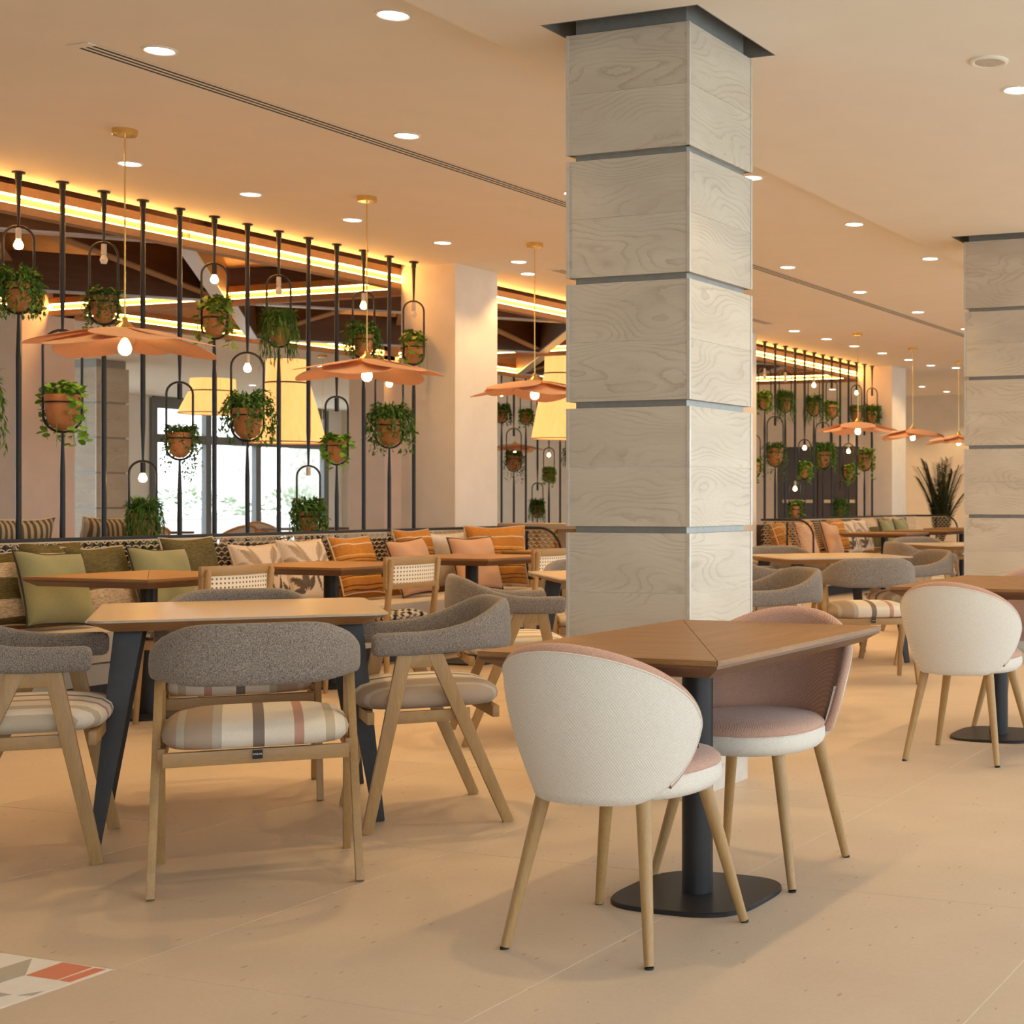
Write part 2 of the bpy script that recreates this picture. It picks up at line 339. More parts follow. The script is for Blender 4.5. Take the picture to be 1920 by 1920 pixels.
# ------------------------------------------------------------------ room shell
ZR, ZL = 3.0, 3.08          # dropped ceiling by the windows, higher ceiling over the dining room
XS, XN, XF, XW, XE = -3.66, -8.12, -12.58, -22.7, 2.5
Y0, Y1 = -4.0, 26.5
def slab(name, mat, *boxes, **k):
    m = MB()
    for b in boxes: m.box(*b)
    return struct(m.build(name, mat, smooth=0, **k))
# floor: bed with laid tiles; tiles past the visible foreground joined
TX, TY = 1.03, 1.33
flo = slab('floor', M['joint'], (XW-.3, XE+.3, Y0-.2, Y1+.2, -.12, -.0009))
tile_me = MB().box(0, TX-.003, 0, TY-.003, -.02, 0).mesh('tile', smooth=0); tile_me.materials.append(M['floor'])
rest = MB(); nt_ = 0
for i in range(-23, 6):
    for j in range(-6, 21):
        x = -3.08 + i*TX; y = 2.79 + (j-0)*TY
        xc, yc = x + TX/2, y + TY/2
        dX = .9334*xc + .3587*yc; dY = -.3587*xc + .9334*yc
        u = 1650 + 2839*dX/dY if dY > .8 else -9999
        v = 937 + 2839*1.15/dY if dY > .8 else 9999
        vis = dY > 1.9 and -500 < u < 2350 and v > 1120
        if x < -3.0-TX*.5 and x > -4.2-TX*.5 and y < 2.7 and y > 1.3 and False: continue
        if vis and xc > -8.6:
            o = link('tile', tile_me, None, flo); o.location = (x+.0015, y+.0015, 0); nt_ += 1
        elif XW < xc < XE and Y0 < yc < Y1: rest.box(x+.0025, x+TX-.0025, y+.0025, y+TY-.0025, -.02, 0)
o = rest.build('tile', M['floor'], flo, smooth=0); o['kind'] = 'stuff'
# patterned tile inlay at the left of the foreground
inl = struct(MB().box(-4.6, -3.085, 1.70, 2.785, -.004, .0006).build('trim_1', M['twhite'], smooth=0))
def W(u, v):
    Y = 2839*1.15/(v-937); X = (u-1650)/2839*Y; return (.93345*X - .35871*Y, .35871*X + .93345*Y)
def inlay(mat, pts):
    pl = [W(x/3.692, 1400 + y/3.692) for x, y in pts]
    MB().prism(pl, 0, .0018).build('tile_piece', mat, inl, smooth=0)
for mt, pts in (('tgrey', [(222,1470),(176,1586),(-160,1690),(-160,1590)]), ('coral', [(435,1497),(638,1531),(398,1617),(182,1586)]), ('coral', [(655,1537),(733,1546),(486,1634),(412,1620)]),
                ('tgrey', [(-90,1690),(85,1722),(-90,1752)]), ('tgrey', [(122,1726),(312,1694),(232,1727)]), ('coral', [(-260,1385),(15,1424),(-160,1450)]), ('tgrey', [(-420,1700),(-150,1745),(-400,1830)])):
    inlay(M[mt], pts)
# ceilings
c1 = (-3.28, -2.74, 5.11, 5.65); c2 = (-3.28, -2.74, 10.2, 10.74); g = .075
h1 = (c1[0]-g, c1[1]+g, c1[2]-g, c1[3]+g); h2 = (c2[0]-g, c2[1]+g, c2[2]-g, c2[3]+g)
slab('ceiling', M['ceil'], (XS, h1[0], Y0, Y1, ZR, ZR+.25), (h1[1], XE, Y0, Y1, ZR, ZR+.25), (h1[0], h1[1], Y0, h1[2], ZR, ZR+.25), (h1[0], h1[1], h1[3], h2[2], ZR, ZR+.25), (h1[0], h1[1], h2[3], Y1, ZR, ZR+.25))
slab('ceiling', M['ceil'], (XN, XS, Y0, Y1, ZL, ZL+.17), (XF, XN, Y0, 5.5, ZL, ZL+.17), (XF, XN, 20.85, Y1, ZL, ZL+.17), (XW, XF, Y0, Y1, ZL, ZL+.17))
slab('ceiling', M['dark'], (h1[0]-.05, h1[1]+.05, h1[2]-.05, h1[3]+.05, ZR+.2501, ZR+.27), (h2[0]-.05, h2[1]+.05, h2[2]-.05, h2[3]+.05, ZR+.2501, ZR+.27))  # dark caps put the shade of the column recesses into the colour
for k, h in enumerate((h1, h2)):   # grey lining of the shadow gap round each column
    m = MB(); t = .004
    m.box(h[0], h[0]+t, h[2], h[3], ZR-.001, ZR+.25); m.box(h[1]-t, h[1], h[2], h[3], ZR-.001, ZR+.25); m.box(h[0], h[1], h[2], h[2]+t, ZR-.001, ZR+.25); m.box(h[0], h[1], h[3]-t, h[3], ZR-.001, ZR+.25)
    struct(m.build('trim_%d' % (2+k), M['groove'], smooth=0))
# walls
slab('wall_back', M['wall'], (XW-.3, -12.3, Y1, Y1+.2, 0, 3.3), (-10.6, XE+.3, Y1, Y1+.2, 0, 3.3), (-12.3, -10.6, Y1, Y1+.2, 2.16, 3.3))
slab('wall_front', M['wall'], (XW-.3, -.1, Y0-.2, Y0, 0, 3.3), (-.1, XE+.3, Y0-.2, Y0, ZR+.02, 3.3))
fw = struct(bpy.data.objects.new('window_4', None)); COL.objects.link(fw)  # unseen window added behind the camera for extra daylight
for xm in (-.05, 1.2, 2.4): MB().box(xm-.06, xm+.06, Y0-.1, Y0, 0, ZR+.05).build('mullion', M['wframe'], fw, smooth=0)
MB().box(-.05, 2.4, Y0-.1, Y0, 0, .1).build('bottom_rail', M['wframe'], fw, smooth=0)
d = slab('door_1', M['brownd'], (-12.3, -10.6, Y1+.05, Y1+.1, 0, 2.16))
for x0, x1 in ((-12.28, -11.46), (-11.44, -10.62)):
    lf = MB().box(x0, x1, Y1-.02, Y1+.05, .01, 2.14).build('door_leaf', M['brownd'], d, smooth=0)
    MB().box(x0+.12, x1-.06, Y1-.07, Y1-.02, 1.09, 1.15).build('push_bar', M['lattice'], lf, smooth=0)
# far window wall and the near one (both glazed to the ceiling)
def glazing(n, x, ys, sx, glass):
    fr = struct(bpy.data.objects.new('window_%d' % n, None)); COL.objects.link(fr)
    MB().box(x-.05, x+.05, ys[0], ys[-1], ZR-.14, ZR+.08).build('top_rail', M['wframe'], fr, smooth=0)
    MB().box(x-.05, x+.05, ys[0], ys[-1], 0, .10).build('bottom_rail', M['wframe'], fr, smooth=0)
    MB().box(x-.05, x+.05, ys[0], ys[-1], 2.22, 2.38).build('transom', M['wframe'], fr, smooth=0)
    for a in ys: MB().box(x-.06, x+.06, a-.07, a+.07, 0, ZR+.05).build('mullion', M['wframe'], fr, smooth=0)
    if glass:
        for a, b in zip(ys, ys[1:]):
            MB().box(x-.004, x+.004, a+.07, b-.07, .10, 2.22).build('pane', M['glass'], fr, smooth=0)
            MB().box(x-.004, x+.004, a+.07, b-.07, 2.38, ZR-.14).build('pane', M['glass'], fr, smooth=0)
    return fr
glazing(1, XW, (21.4, 22.7, 24.0, 25.95), 1, True)
glazing(2, XW, (-3.9, -1.5, 1.0, 3.5, 6.0, 8.5, 11.0, 13.5, 16.0, 19.3), 1, True)  # unseen run of glazing, lengthened to brighten the far room
glazing(3, XE, (-3.9, -1.5, 1.0, 3.5, 6.0, 8.5, 11.0, 13.5, 16.0, 18.5, 21.0, 23.5, 26.4), -1, False)
slab('wall_left', M['wallw'], (XW-.2, XW, Y0, -3.9, 0, 3.3), (XW-.2, XW, 19.3, 21.4, 0, 3.3), (XW-.2, XW, 25.95, Y1, 0, 3.3), (XW-.2, XW, -3.9, 19.3, ZR+.05, 3.3), (XW-.2, XW, 21.4, 25.95, ZR+.05, 3.3))
slab('wall_right', M['wallw'], (XE, XE+.2, Y0, Y1, ZR+.02, 3.3))
# clad columns
def clad_column(n, cx, cy, faces=('front', 'right', 'left', 'rear'), zt=2.97):
    root = struct(bpy.data.objects.new('column_%d' % n, None)); COL.objects.link(root); root.location = (cx, cy, 0)
    w = .27
    MB().box(-w+.025, w-.025, -w+.025, w-.025, 0, 3.24).build('core', M['groove'], root, smooth=0)
    tiers = [(2.50, zt), (2.018, 2.474), (1.533, 1.992), (1.047, 1.507), (.561, 1.021), (.10, .535)]
    t = .024
    for z0, z1 in tiers:
        zm = (z0 + z1)/2; jz = zm
        for fa in faces:
            rz = {'front': 0, 'right': PI/2, 'rear': PI, 'left': -PI/2}[fa]
            for a, b in ((z0, jz-.0017), (jz+.0017, z1)):
                h = (b-a)/2
                o = MB().box(-w+.006, w-.006, -t, 0, -h, h).build('plank', M['clad'], root, smooth=0)
                o.rotation_euler = (0,0,rz)
                p = Matrix.Rotation(rz, 3, 'Z') @ Vector((0, -w+t+.0005, 0)); o.location = (p.x, p.y, (a+b)/2)
        MB().box(-w+.0035, w-.0035, -w+.0035, w-.0035, jz-.0016, jz+.0016).build('joint_strip', M['joint'], root, smooth=0)
        for sx in (-1,1):
            for sy in (-1,1): MB().box(sx*(w-.003)-.006, sx*(w-.003)+.006, sy*(w-.003)-.006, sy*(w-.003)+.006, z0, z1).build('corner_trim', M['trimg'], root, smooth=0)
    MB().box(-w+.012, w-.012, -w+.012, w-.012, 0, .095).build('plinth', M['trimg'], root, smooth=0)
    return root
clad_column(1, -3.01, 5.38); clad_column(2, -3.01, 10.47); clad_column(3, -17.7, 15.75, ('front','right'))
def plaster_column(n, x0, x1, y0, y1): struct(MB().box(x0, x1, y0, y1, 0, 3.2).build('column_%d' % n, M['colw'], smooth=0, bev=.006))
k = 4
for yy in (5.21, 10.28, 15.35, 20.42):
    plaster_column(k, -8.2, -7.66, yy, yy+.58); plaster_column(k+1, -13.04, -12.5, yy, yy+.58); k += 2
# timber roofs over the three island bays, edge beams with amber strips
BAY = (5.5, 10.57, 15.64, 20.72)
XA, XB = -8.2, -12.5
tn = 4
def cove_beam(p, q, nrm, lit=True):
    global tn
    root = struct(bpy.data.objects.new('trim_%d' % tn, None)); COL.objects.link(root); tn += 1
    p = Vector(p); q = Vector(q); nv = Vector(nrm); L = (q-p).length
    root.location = p; root.rotation_euler = (0,0, math.atan2((q-p).y, (q-p).x))
    s = 1 if Matrix.Rotation(-root.rotation_euler.z, 3, 'Z') @ nv != None and (Matrix.Rotation(-root.rotation_euler.z, 3, 'Z') @ nv).y > 0 else -1
    def bx(a, b, z0, z1): y0, y1 = sorted((s*a, s*b)); return MB().box(0, L, y0, y1, z0, z1)
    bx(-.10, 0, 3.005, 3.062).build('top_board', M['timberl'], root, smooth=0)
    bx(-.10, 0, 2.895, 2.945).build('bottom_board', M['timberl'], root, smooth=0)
    bx(-.10, -.045, 2.945, 3.005).build('back_board', M['timber'], root, smooth=0)  # darker colour keeps the recess between the strips from washing out
    if lit:
        for z0, z1 in ((2.9985, 3.004), (2.9455, 2.953)): bx(-.040, -.012, z0, z1).build('amber_strip', M['cove2'], root, smooth=0)
for a, b in zip(BAY, BAY[1:]):
    cove_beam((XA, a+.08, 0), (XA, b-.08, 0), (1,0,0)); cove_beam((XB, a+.08, 0), (XB, b-.08, 0), (1,0,0))
for y in BAY: cove_beam((XB, y, 0), (XA, y, 0), (0,-1,0))
XM = (XA+XB)/2
for a, b in zip(BAY, BAY[1:]):
    ym = (a+b)/2; apex = Vector((XM, ym, 3.72)); cs = [(XA+.1,a,3.22),(XB-.1,a,3.22),(XB-.1,b,3.22),(XA+.1,b,3.22)]
    m = MB(); m.add(cs + [apex] + [(x,y,z+.06) for x,y,z in cs] + [apex + Vector((0,0,.08))], [(0,1,4),(1,2,4),(2,3,4),(3,0,4),(5,6,9),(6,7,9),(7,8,9),(8,5,9),(0,1,6,5),(1,2,7,6),(2,3,8,7),(3,0,5,8)])
    rf = struct(m.build('ceiling', M['boards'], smooth=0))
    N = [(XA-.05, ym), (XM, b-.05), (XB+.05, ym), (XM, a+.05)]
    ends = []
    for i in range(4): ends.append((N[i], N[(i+1) % 4], 3.08, 3.08, .34))
    for (x,y) in N: ends.append(((x,y), (XM, ym), 3.08, 3.50, .30))
    for x,y,z in cs: ends.append(((x*.97+XM*.03, y*.97+ym*.03), (XM, ym), 3.08, 3.50, .30))
    for p, q, z0, z1, h in ends:
        d_ = Vector((q[0]-p[0], q[1]-p[1], z1-z0)); L = d_.length
        o = MB().box(0, L, -.05, .05, -h/2+.02, h/2).build('roof_beam', M['timber'], rf, smooth=0, bev=.004)
        o.location = (p[0], p[1], z0); o.rotation_euler = (0, -math.asin((z1-z0)/L), math.atan2(d_.y, d_.x))
        e = MB().box(.02, L-.02, -.055, .055, -h/2+.006, -h/2+.02).build('beam_edge', M['steel'] if (p in N and q in N) else M['boards'], o, smooth=0)
slab('sky_cover_1', M['wall'], (XN, XN+.05, 5.4, 20.9, ZL+.171, 3.9), (XF-.05, XF, 5.4, 20.9, ZL+.171, 3.9), (XF, XN, 5.4, 5.45, ZL+.171, 3.9), (XF, XN, 20.85, 20.9, ZL+.171, 3.9), (XF, XN, 5.4, 20.9, 3.9, 4.0))  # unseen box over the timber roofs, added to block the sky

# ------------------------------------------------------------------ ceiling fittings
dl_root = None
dl_mesh = None
def spot(parent, power, col=(1,.655,.28)):
    l = bpy.data.lights.new('downlight_beam', 'SPOT'); l.energy = power; l.color = col; l.spot_size = R(115); l.spot_blend = .55; l.shadow_soft_size = .045
    o = bpy.data.objects.new('downlight_beam', l); COL.objects.link(o); o.parent = parent; o.location = (0,0,-.012)
def downlight(x, y, z, label, grp, power):
    global dl_root
    if dl_root is None:
        t = thing('recessed_downlight', label, 'downlight', (x,y,z), 0, grp)
        MB().lathe([(.074,-.0001),(.074,-.004),(.064,-.006),(.058,-.003),(.058,-.0001)], 32, cap0=False, cap1=False).build('trim_ring', M['ceil'], t)
        MB().lathe([(.058,-.0002),(.0575,-.0028),(.02,-.0035)], 32).build('lens', M['lamp'], t)
        spot(t, power); dl_root = t; return t
    t = dup(dl_root, label, (x,y,z), 0, grp)
    for c in t.children:
        if c.type == 'LIGHT': c.data = c.data.copy(); c.data.energy = power
    return t
rows = [
    ('the row by the windows', 'downlights by the windows', -1.87, [3.4, 5.0, 6.6, 8.2, 9.8, 11.4, 13.0], ZR, .68),
    ('the row by the ceiling step', 'downlights beside the ceiling step', -3.97, [4.93, 6.56, 8.19, 9.83, 11.45, 13.07, 14.7], ZL, 1.0),
    ('the row beside the long air slot', 'downlights beside the air slot', -5.22, [4.96, 6.59, 8.21, 9.84, 11.45, 13.06, 14.67, 16.3], ZL, 1.0),
    ('the row over the near banquette', 'downlights over the near banquette', -7.14, [5.63, 6.57, 7.5, 8.44, 9.43, 10.41], ZL, .55),
    ('the row over the far banquette', 'downlights over the far banquette', -7.12, [15.8, 16.74, 17.63, 18.61, 19.63, 20.56], ZL, .55),
    ('the pair past the palm', 'deep downlights past the palm', -8.59, [24.35, 25.67], ZL, 1.3),
    ('the row before the back door', 'downlights before the back door', -10.27, [22.74, 24.41, 25.69], ZL, 1.3)]
for nm, grp, x, ys, z, p in rows:
    for i, y in enumerate(ys): downlight(x, y, z, 'round downlight, %s from the near end of %s' % (ORD[i], nm), grp, DOWN_W*p)
downlight(-7.44, 10.99, ZL, 'single round downlight set off the row beside the cream column', 'downlights over the near banquette', DOWN_W*.55)
downlight(-6.91, 21.08, ZL, 'single round downlight past the last lamp over the far banquette', 'downlights over the far banquette', DOWN_W*.55)
for i, (x, y) in enumerate(((-15.4, 9.0), (-15.4, 12.0), (-15.4, 14.5), (-15.4, 17.5), (-19.0, 12.5), (-19.0, 16.5), (-19.0, 20.0), (-16.5, 23.2), (-13.6, 23.0))):
    downlight(x, y, ZL, 'round downlight past the plant screen, %s in the far room (last two added unseen)' % ORD[i], 'downlights in the far room', DOWN_W*(2.4 if i > 6 else .8))  # last two are added out of sight to warm the back wall
t = thing('smoke_detector', 'small white ceiling speaker grille between column and right edge', 'detector', (-1.86, 6.12, ZR))
MB().lathe([(.082,-.0001),(.082,-.008),(.07,-.012),(.06,-.008)], 28, cap1=False).build('housing', M['ceil'], t)
MB().lathe([(.06,-.006),(.06,-.009)], 28).build('grille', M['trimg'], t)
def slot(x, y0, y1, label, z=ZL):
    t = thing('air_slot', label, 'vent', (x, (y0+y1)/2, z)); L = (y1-y0)/2
    MB().box(-.062, .062, -L, L, -.0012, -.0002).build('backing', M['dark'], t, smooth=0)  # flat dark strip standing in for the shade inside the slots
    for c in (-.055, -.018, .018, .055):
        w = .0075
        MB().box(c-w, c+w, -L, L, -.0022, -.0012).build('rail', M['ceil'], t, smooth=0)
    for s in (-1,1): MB().box(-.064, .064, s*L-.02, s*L+.02, -.006, -.0012).build('end_cap', M['ceil'], t, smooth=0)
slot(-5.47, 4.78, 18.2, 'long triple slot air diffuser running down the dining ceiling'); slot(-7.1, 10.85, 15.1, 'short triple slot air diffuser by the cream column')

# pendants with overlapping petals
def petal_mesh():
    def sh(u, v, dz):
        t = u; w = .205*math.sin(PI*min(1, (.08+.92*t)**1.25))**.62 if t < 1 else 0.0
        if t >= .999: w = .02
        r = .045 + .43*t; y = (v*2-1)*w
        return (r - .25*y*y, y, -.092*t**1.15 - .15*y*y + dz)
    m = MB(); m.grid(lambda u,v: sh(u,v,0), 14, 8); m.grid(lambda u,v: sh(u,v,-.004), 14, 8, True)
    n = 15; o = len(m.v)//2
    for j in (0, 8):
        for i in range(14): a = j*n+i; m.f.append((a, a+1, a+1+o, a+o) if j else (a+1, a, a+o, a+1+o))
    for j in range(8):
        a = j*n+14; m.f.append((a, a+n, a+n+o, a+o))
    return m.mesh('petal', smooth=50)
PET = petal_mesh(); PET.materials.append(M['petal'])
pend0 = None
def pendant(x, y, label, grp='petal pendants', rz=0):
    global pend0
    if pend0: return dup(pend0, label, (x,y,ZL), rz, grp)
    t = thing('petal_pendant', label, 'pendant lamp', (x,y,ZL), rz, grp); pend0 = t
    MB().lathe([(.062,0),(.062,-.028),(.058,-.032)], 28).build('ceiling_rose', M['brass'], t)
    MB().tube([(0,0,-.03),(0,0,-1.0)], .0042, 8).build('rod', M['brass'], t)
    MB().lathe([(.012,-.98),(.016,-1.0),(.05,-1.035),(.05,-1.045),(.014,-1.05)], 20).build('hub', M['brass'], t)
    for k in range(7):
        o = link('petal', PET, None, t); o.location = (0,0,-1.035 - (.012 if k % 2 else 0)); o.rotation_euler = (0, R(3 if k % 2 else 0), 2*PI*k/7)
    s = MB().lathe([(.018,-1.05),(.02,-1.06),(.02,-1.085),(.016,-1.09)], 16).build('lamp_holder', M['brass'], t)
    MB().lathe([(.012,-1.09),(.020,-1.103),(.030,-1.125),(.033,-1.143),(.028,-1.163),(.013,-1.176)], 18).build('light_bulb', M['bulb'], t)
    return t
names = ['nearest petal pendant, largest in view, over the left tables', 'second petal pendant, before the plant screen', 'third petal pendant, partly behind the clad column', 'petal pendant over the far banquette, nearest of its row', 'petal pendant over the far banquette, middle of its row', 'petal pendant over the far banquette, cut by the right column']
for i, (y, nm) in enumerate(zip((5.96, 7.83, 9.70, 16.23, 18.1, 19.98), names)): pendant(-6.51, y, 'peach ' + nm, rz=R(17+23*i))
pendant(-14.2, 16.2, 'peach petal pendant glimpsed behind the pleated lamp', rz=.4); pendant(-14.2, 20.6, 'peach petal pendant glimpsed beside the cream column', rz=.9)
# pleated two-tier lamps
def pleated(x, y, zt, zn, zb, r1, r2, label):
    t = thing('pleated_lamp', label, 'pendant lamp', (x,y,0))
    def ring(r, z, n=72): return [((r*(1+.012*(k % 2)))*math.cos(2*PI*k/n), (r*(1+.012*(k % 2)))*math.sin(2*PI*k/n), z) for k in range(n)]
    MB().loft([ring(r1, zt), ring(r1*1.02, zn)], cap=False).build('upper_shade', M['pleat'], t, smooth=60)
    MB().loft([ring(r1*1.04, zn), ring(r1+(r2-r1)*.55, zn+(zb-zn)*.5), ring(r2, zb)], cap=False).build('lower_shade', M['pleat'], t, smooth=60)
    MB().tube([(r1*1.05*math.cos(2*PI*k/40), r1*1.05*math.sin(2*PI*k/40), zn) for k in range(40)], .008, 6, True).build('band', M['black'], t)
    MB().tube([(r2*math.cos(2*PI*k/40), r2*math.sin(2*PI*k/40), zb) for k in range(40)], .008, 6, True).build('hem', M['seatc'], t)
    MB().tube([(0,0,zt-.03),(0,0,3.28 if XF < x < XN else ZL-.002)], .006, 8).build('cable', M['black'], t)
    MB().lathe([(.001,zt-.04),(r1*.98,zt-.035),(r1*.98,zt-.03),(.001,zt-.025)], 24).build('spreader', M['white'], t)
    return t
pleated(-10.35, 11.34, 2.47, 2.25, 1.69, .19, .345, 'tall glowing pleated lamp hanging behind the plant screen')
pleated(-10.35, 16.0, 3.02, 2.70, 1.90, .20, .36, 'glowing pleated lamp half hidden by the clad column')
pleated(-14.2, 14.3, 2.62, 2.47, 2.20, .255, .395, 'squat glowing pleated lamp further back, left of the tall one')

# ------------------------------------------------------------------ plants
rng = random.Random(4)
LEAF = {'round': [(0,0),(.35,.42),(.8,.5),(1,.0),(.8,-.5),(.35,-.42)], 'lance': [(0,0),(.4,.16),(1,0),(.4,-.16)], 'needle': [(0,0),(.5,.07),(1,0),(.5,-.07)], 'ivy': [(0,0),(-.05,.42),(.35,.34),(.5,.55),(.68,.22),(1.05,0),(.68,-.22),(.5,-.55),(.35,-.34),(-.05,-.42)], 'small': [(0,0),(.5,.3),(1,0),(.5,-.3)]}
def add_leaf(m, p, d, size, shape, rg, tilt=.6):
    d = Vector(d).normalized(); s = d.cross(Vector((0,0,1)));
    s = s.normalized() if s.length > 1e-3 else Vector((1,0,0))
    n = s.cross(d); a = rg.uniform(-tilt, tilt); s = (s*math.cos(a) + n*math.sin(a)).normalized(); n = s.cross(d)
    pts = LEAF[shape]; vs = [p + d*(x*size) + s*(y*size) + n*(-.12*size*x*x + .1*abs(y)*size) for x, y in pts]
    m.add(vs, [tuple(range(len(vs)))])
def leaf_mesh(shape):
    m = MB(); add_leaf(m, Vector((0,0,0)), (1,0,-.02), 1.0, shape, random.Random(1), 0); me = m.mesh('leaf', smooth=0, fix=False); return me
def strands(seed, n, rad, reach, up, drop, stiff=1.0):
    rg = random.Random(seed); out = []
    for i in range(n):
        a = rg.uniform(0, 2*PI); r0 = rad*math.sqrt(rg.random())*.8; l = reach*rg.uniform(.6, 1.1); dr = drop*rg.uniform(.15, 1.0); u = up*rg.uniform(.5, 1.2)
        pts = []
        for k in range(9):
            t = k/8; rr = r0 + l*(1-(1-t)**1.8); z = u*math.sin(PI*min(1, t*1.1))*(1 if t < .5 else 1) - dr*max(0, t-.3)**1.6/.7**1.6
            aa = a + .25*math.sin(i+3*t); pts.append(Vector((rr*math.cos(aa), rr*math.sin(aa), z)))
        out.append(pts)
    return out
def foliage(kind, seed, s):
    """mesh of leaves around a pot of radius s (origin at the pot's rim)"""
    rg = random.Random(seed); m = MB(); q = s/.1
    if kind == 'fern':
        for pts in strands(seed, 64, s*.8, .14*q, .13*q, .27*q):
            for k in range(1, 9):
                for e in range(4):
                    d = (pts[k]-pts[k-1]).normalized() + Vector((rg.uniform(-1,1), rg.uniform(-1,1), rg.uniform(-.5,.9)))*.9
                    add_leaf(m, pts[k-1].lerp(pts[k], rg.random()), d, rg.uniform(.024,.05)*q**.5, 'lance' if e else 'small', rg)
    elif kind == 'grass':
        for pts in strands(seed, 56, s*.75, .125*q, .12*q, .40*q):
            for k in range(1, 9):
                for e in range(5):
                    d = (pts[k]-pts[k-1]).normalized() + Vector((rg.uniform(-1,1), rg.uniform(-1,1), rg.uniform(-.6,.6)))*.55
                    add_leaf(m, pts[k-1].lerp(pts[k], rg.random()), d, rg.uniform(.04,.075)*q**.5, 'needle', rg)
    elif kind == 'trail':
        for pts in strands(seed, 54, s*.9, .11*q, .09*q, .42*q):
            for k in range(1, 9):
                for e in range(4):
                    d = Vector((rg.uniform(-1,1), rg.uniform(-1,1), rg.uniform(-.9,.3)))
                    add_leaf(m, pts[k-1].lerp(pts[k], rg.random()), d, rg.uniform(.02,.037)*q**.5, 'small', rg)
    elif kind in ('clover', 'ivy'):
        sh = 'round' if kind == 'clover' else 'ivy'
        for pts in strands(seed, 26 if kind == 'clover' else 17, s*.9, (.085 if kind == 'clover' else .11)*q, (.08 if kind == 'clover' else .12)*q, (.32 if kind == 'clover' else .36)*q):
            m.tube(pts[::2], .0018, 3)
            for k in range(1, 9):
                for e in range(4 if kind == 'clover' else 2):
                    d = Vector((rg.uniform(-1,1), rg.uniform(-1,1), rg.uniform(-.7,.4)))
                    add_leaf(m, pts[k-1].lerp(pts[k], rg.random()), d, rg.uniform(.03,.042)*q**.5 if kind == 'clover' else rg.uniform(.038,.062)*q**.4, sh, rg)
    return m
FOL = {}
def fol_mesh(kind, seed, s):
    key = (kind, seed, s)
    if key not in FOL:
        me = foliage(kind, seed, s).mesh('foliage', smooth=0, fix=False); me.materials.append(M[{'grass': 'fern'}.get(kind, kind)]); FOL[key] = me
    return FOL[key]
POTS = {}
def pot_meshes(r, h):
    if (r,h) not in POTS:
        pr = [(r*.12,0),(r*.5,.012*h/.2),(r*.80,.2*h),(r*.95,.48*h),(r,.78*h),(r*1.0,.80*h),(r*1.04,.81*h),(r*1.05,h),(r*.95,h),(r*.93,.86*h)]
        a = MB().lathe(pr, 24, cap1=False).mesh('pot', smooth=50); a.materials.append(M['terra'])
        b = MB().lathe([(r*.94,.86*h),(r*.5,.89*h)], 20, cap0=False).mesh('soil', smooth=0); b.materials.append(M['soil']); POTS[(r,h)] = (a,b)
    return POTS[(r,h)]
KINDW = {'fern': 'feathery fern', 'grass': 'long hanging fern', 'trail': 'small-leaved trailing plant', 'clover': 'bright green clover-leaved plant', 'ivy': 'broad-leaved ivy'}
def leafed(t, kind, seed, s, zr):
    """single leaves as objects for the broad-leaved plants near the camera"""
    rg = random.Random(seed); q = s/.1; sh = 'round' if kind == 'clover' else 'ivy'
    key = ('leaf', sh)
    if key not in FOL:
        me = leaf_mesh(sh); me.materials.append(M[kind]); FOL[key] = me
    st = MB(); cnt = 0
    for pts in strands(seed, 22 if kind == 'clover' else 15, s*.95, (.085 if kind == 'clover' else .11)*q, (.09 if kind == 'clover' else .14)*q, (.34 if kind == 'clover' else .38)*q):
        st.tube(pts[::2], .0016, 3)
        for k in range(1, 9):
            for e in range(1 if kind == 'ivy' else 2):
                if cnt > 290: break
                d = Vector((rg.uniform(-1,1), rg.uniform(-1,1), rg.uniform(-.8,.3)))
                o = link('leaf', FOL[key], None, t); p = pts[k-1].lerp(pts[k], rg.random()); o.location = (p.x, p.y, p.z + zr)
                sz = rg.uniform(.034,.05) if kind == 'clover' else rg.uniform(.045,.07)
                o.scale = (sz,)*3; o.rotation_euler = (rg.uniform(-.7,.7), -math.asin(max(-1, min(1, d.normalized().z)))*.8, math.atan2(d.y, d.x)); cnt += 1
    o = st.build('stems', M[kind], t); o.location = (0,0,zr)
PZ = .012      # the poles stand on the floor between the back-to-back benches
BL_ON = MB().lathe([(.009,0),(.018,-.014),(.026,-.034),(.025,-.046),(.016,-.058),(.004,-.062)], 14).mesh('light_bulb'); BL_ON.materials.append(M['bulb'])
def loop_path(r, h, rz, n=12):
    pts = []
    for k in range(n+1): a = PI*k/n; pts.append((r*math.cos(a), h-r+r*math.sin(a)))
    for k in range(n+1): a = PI + PI*k/n; pts.append((r*math.cos(a), r+r*math.sin(a)))
    return [(x*math.cos(rz), x*math.sin(rz), z) for x, z in pts]
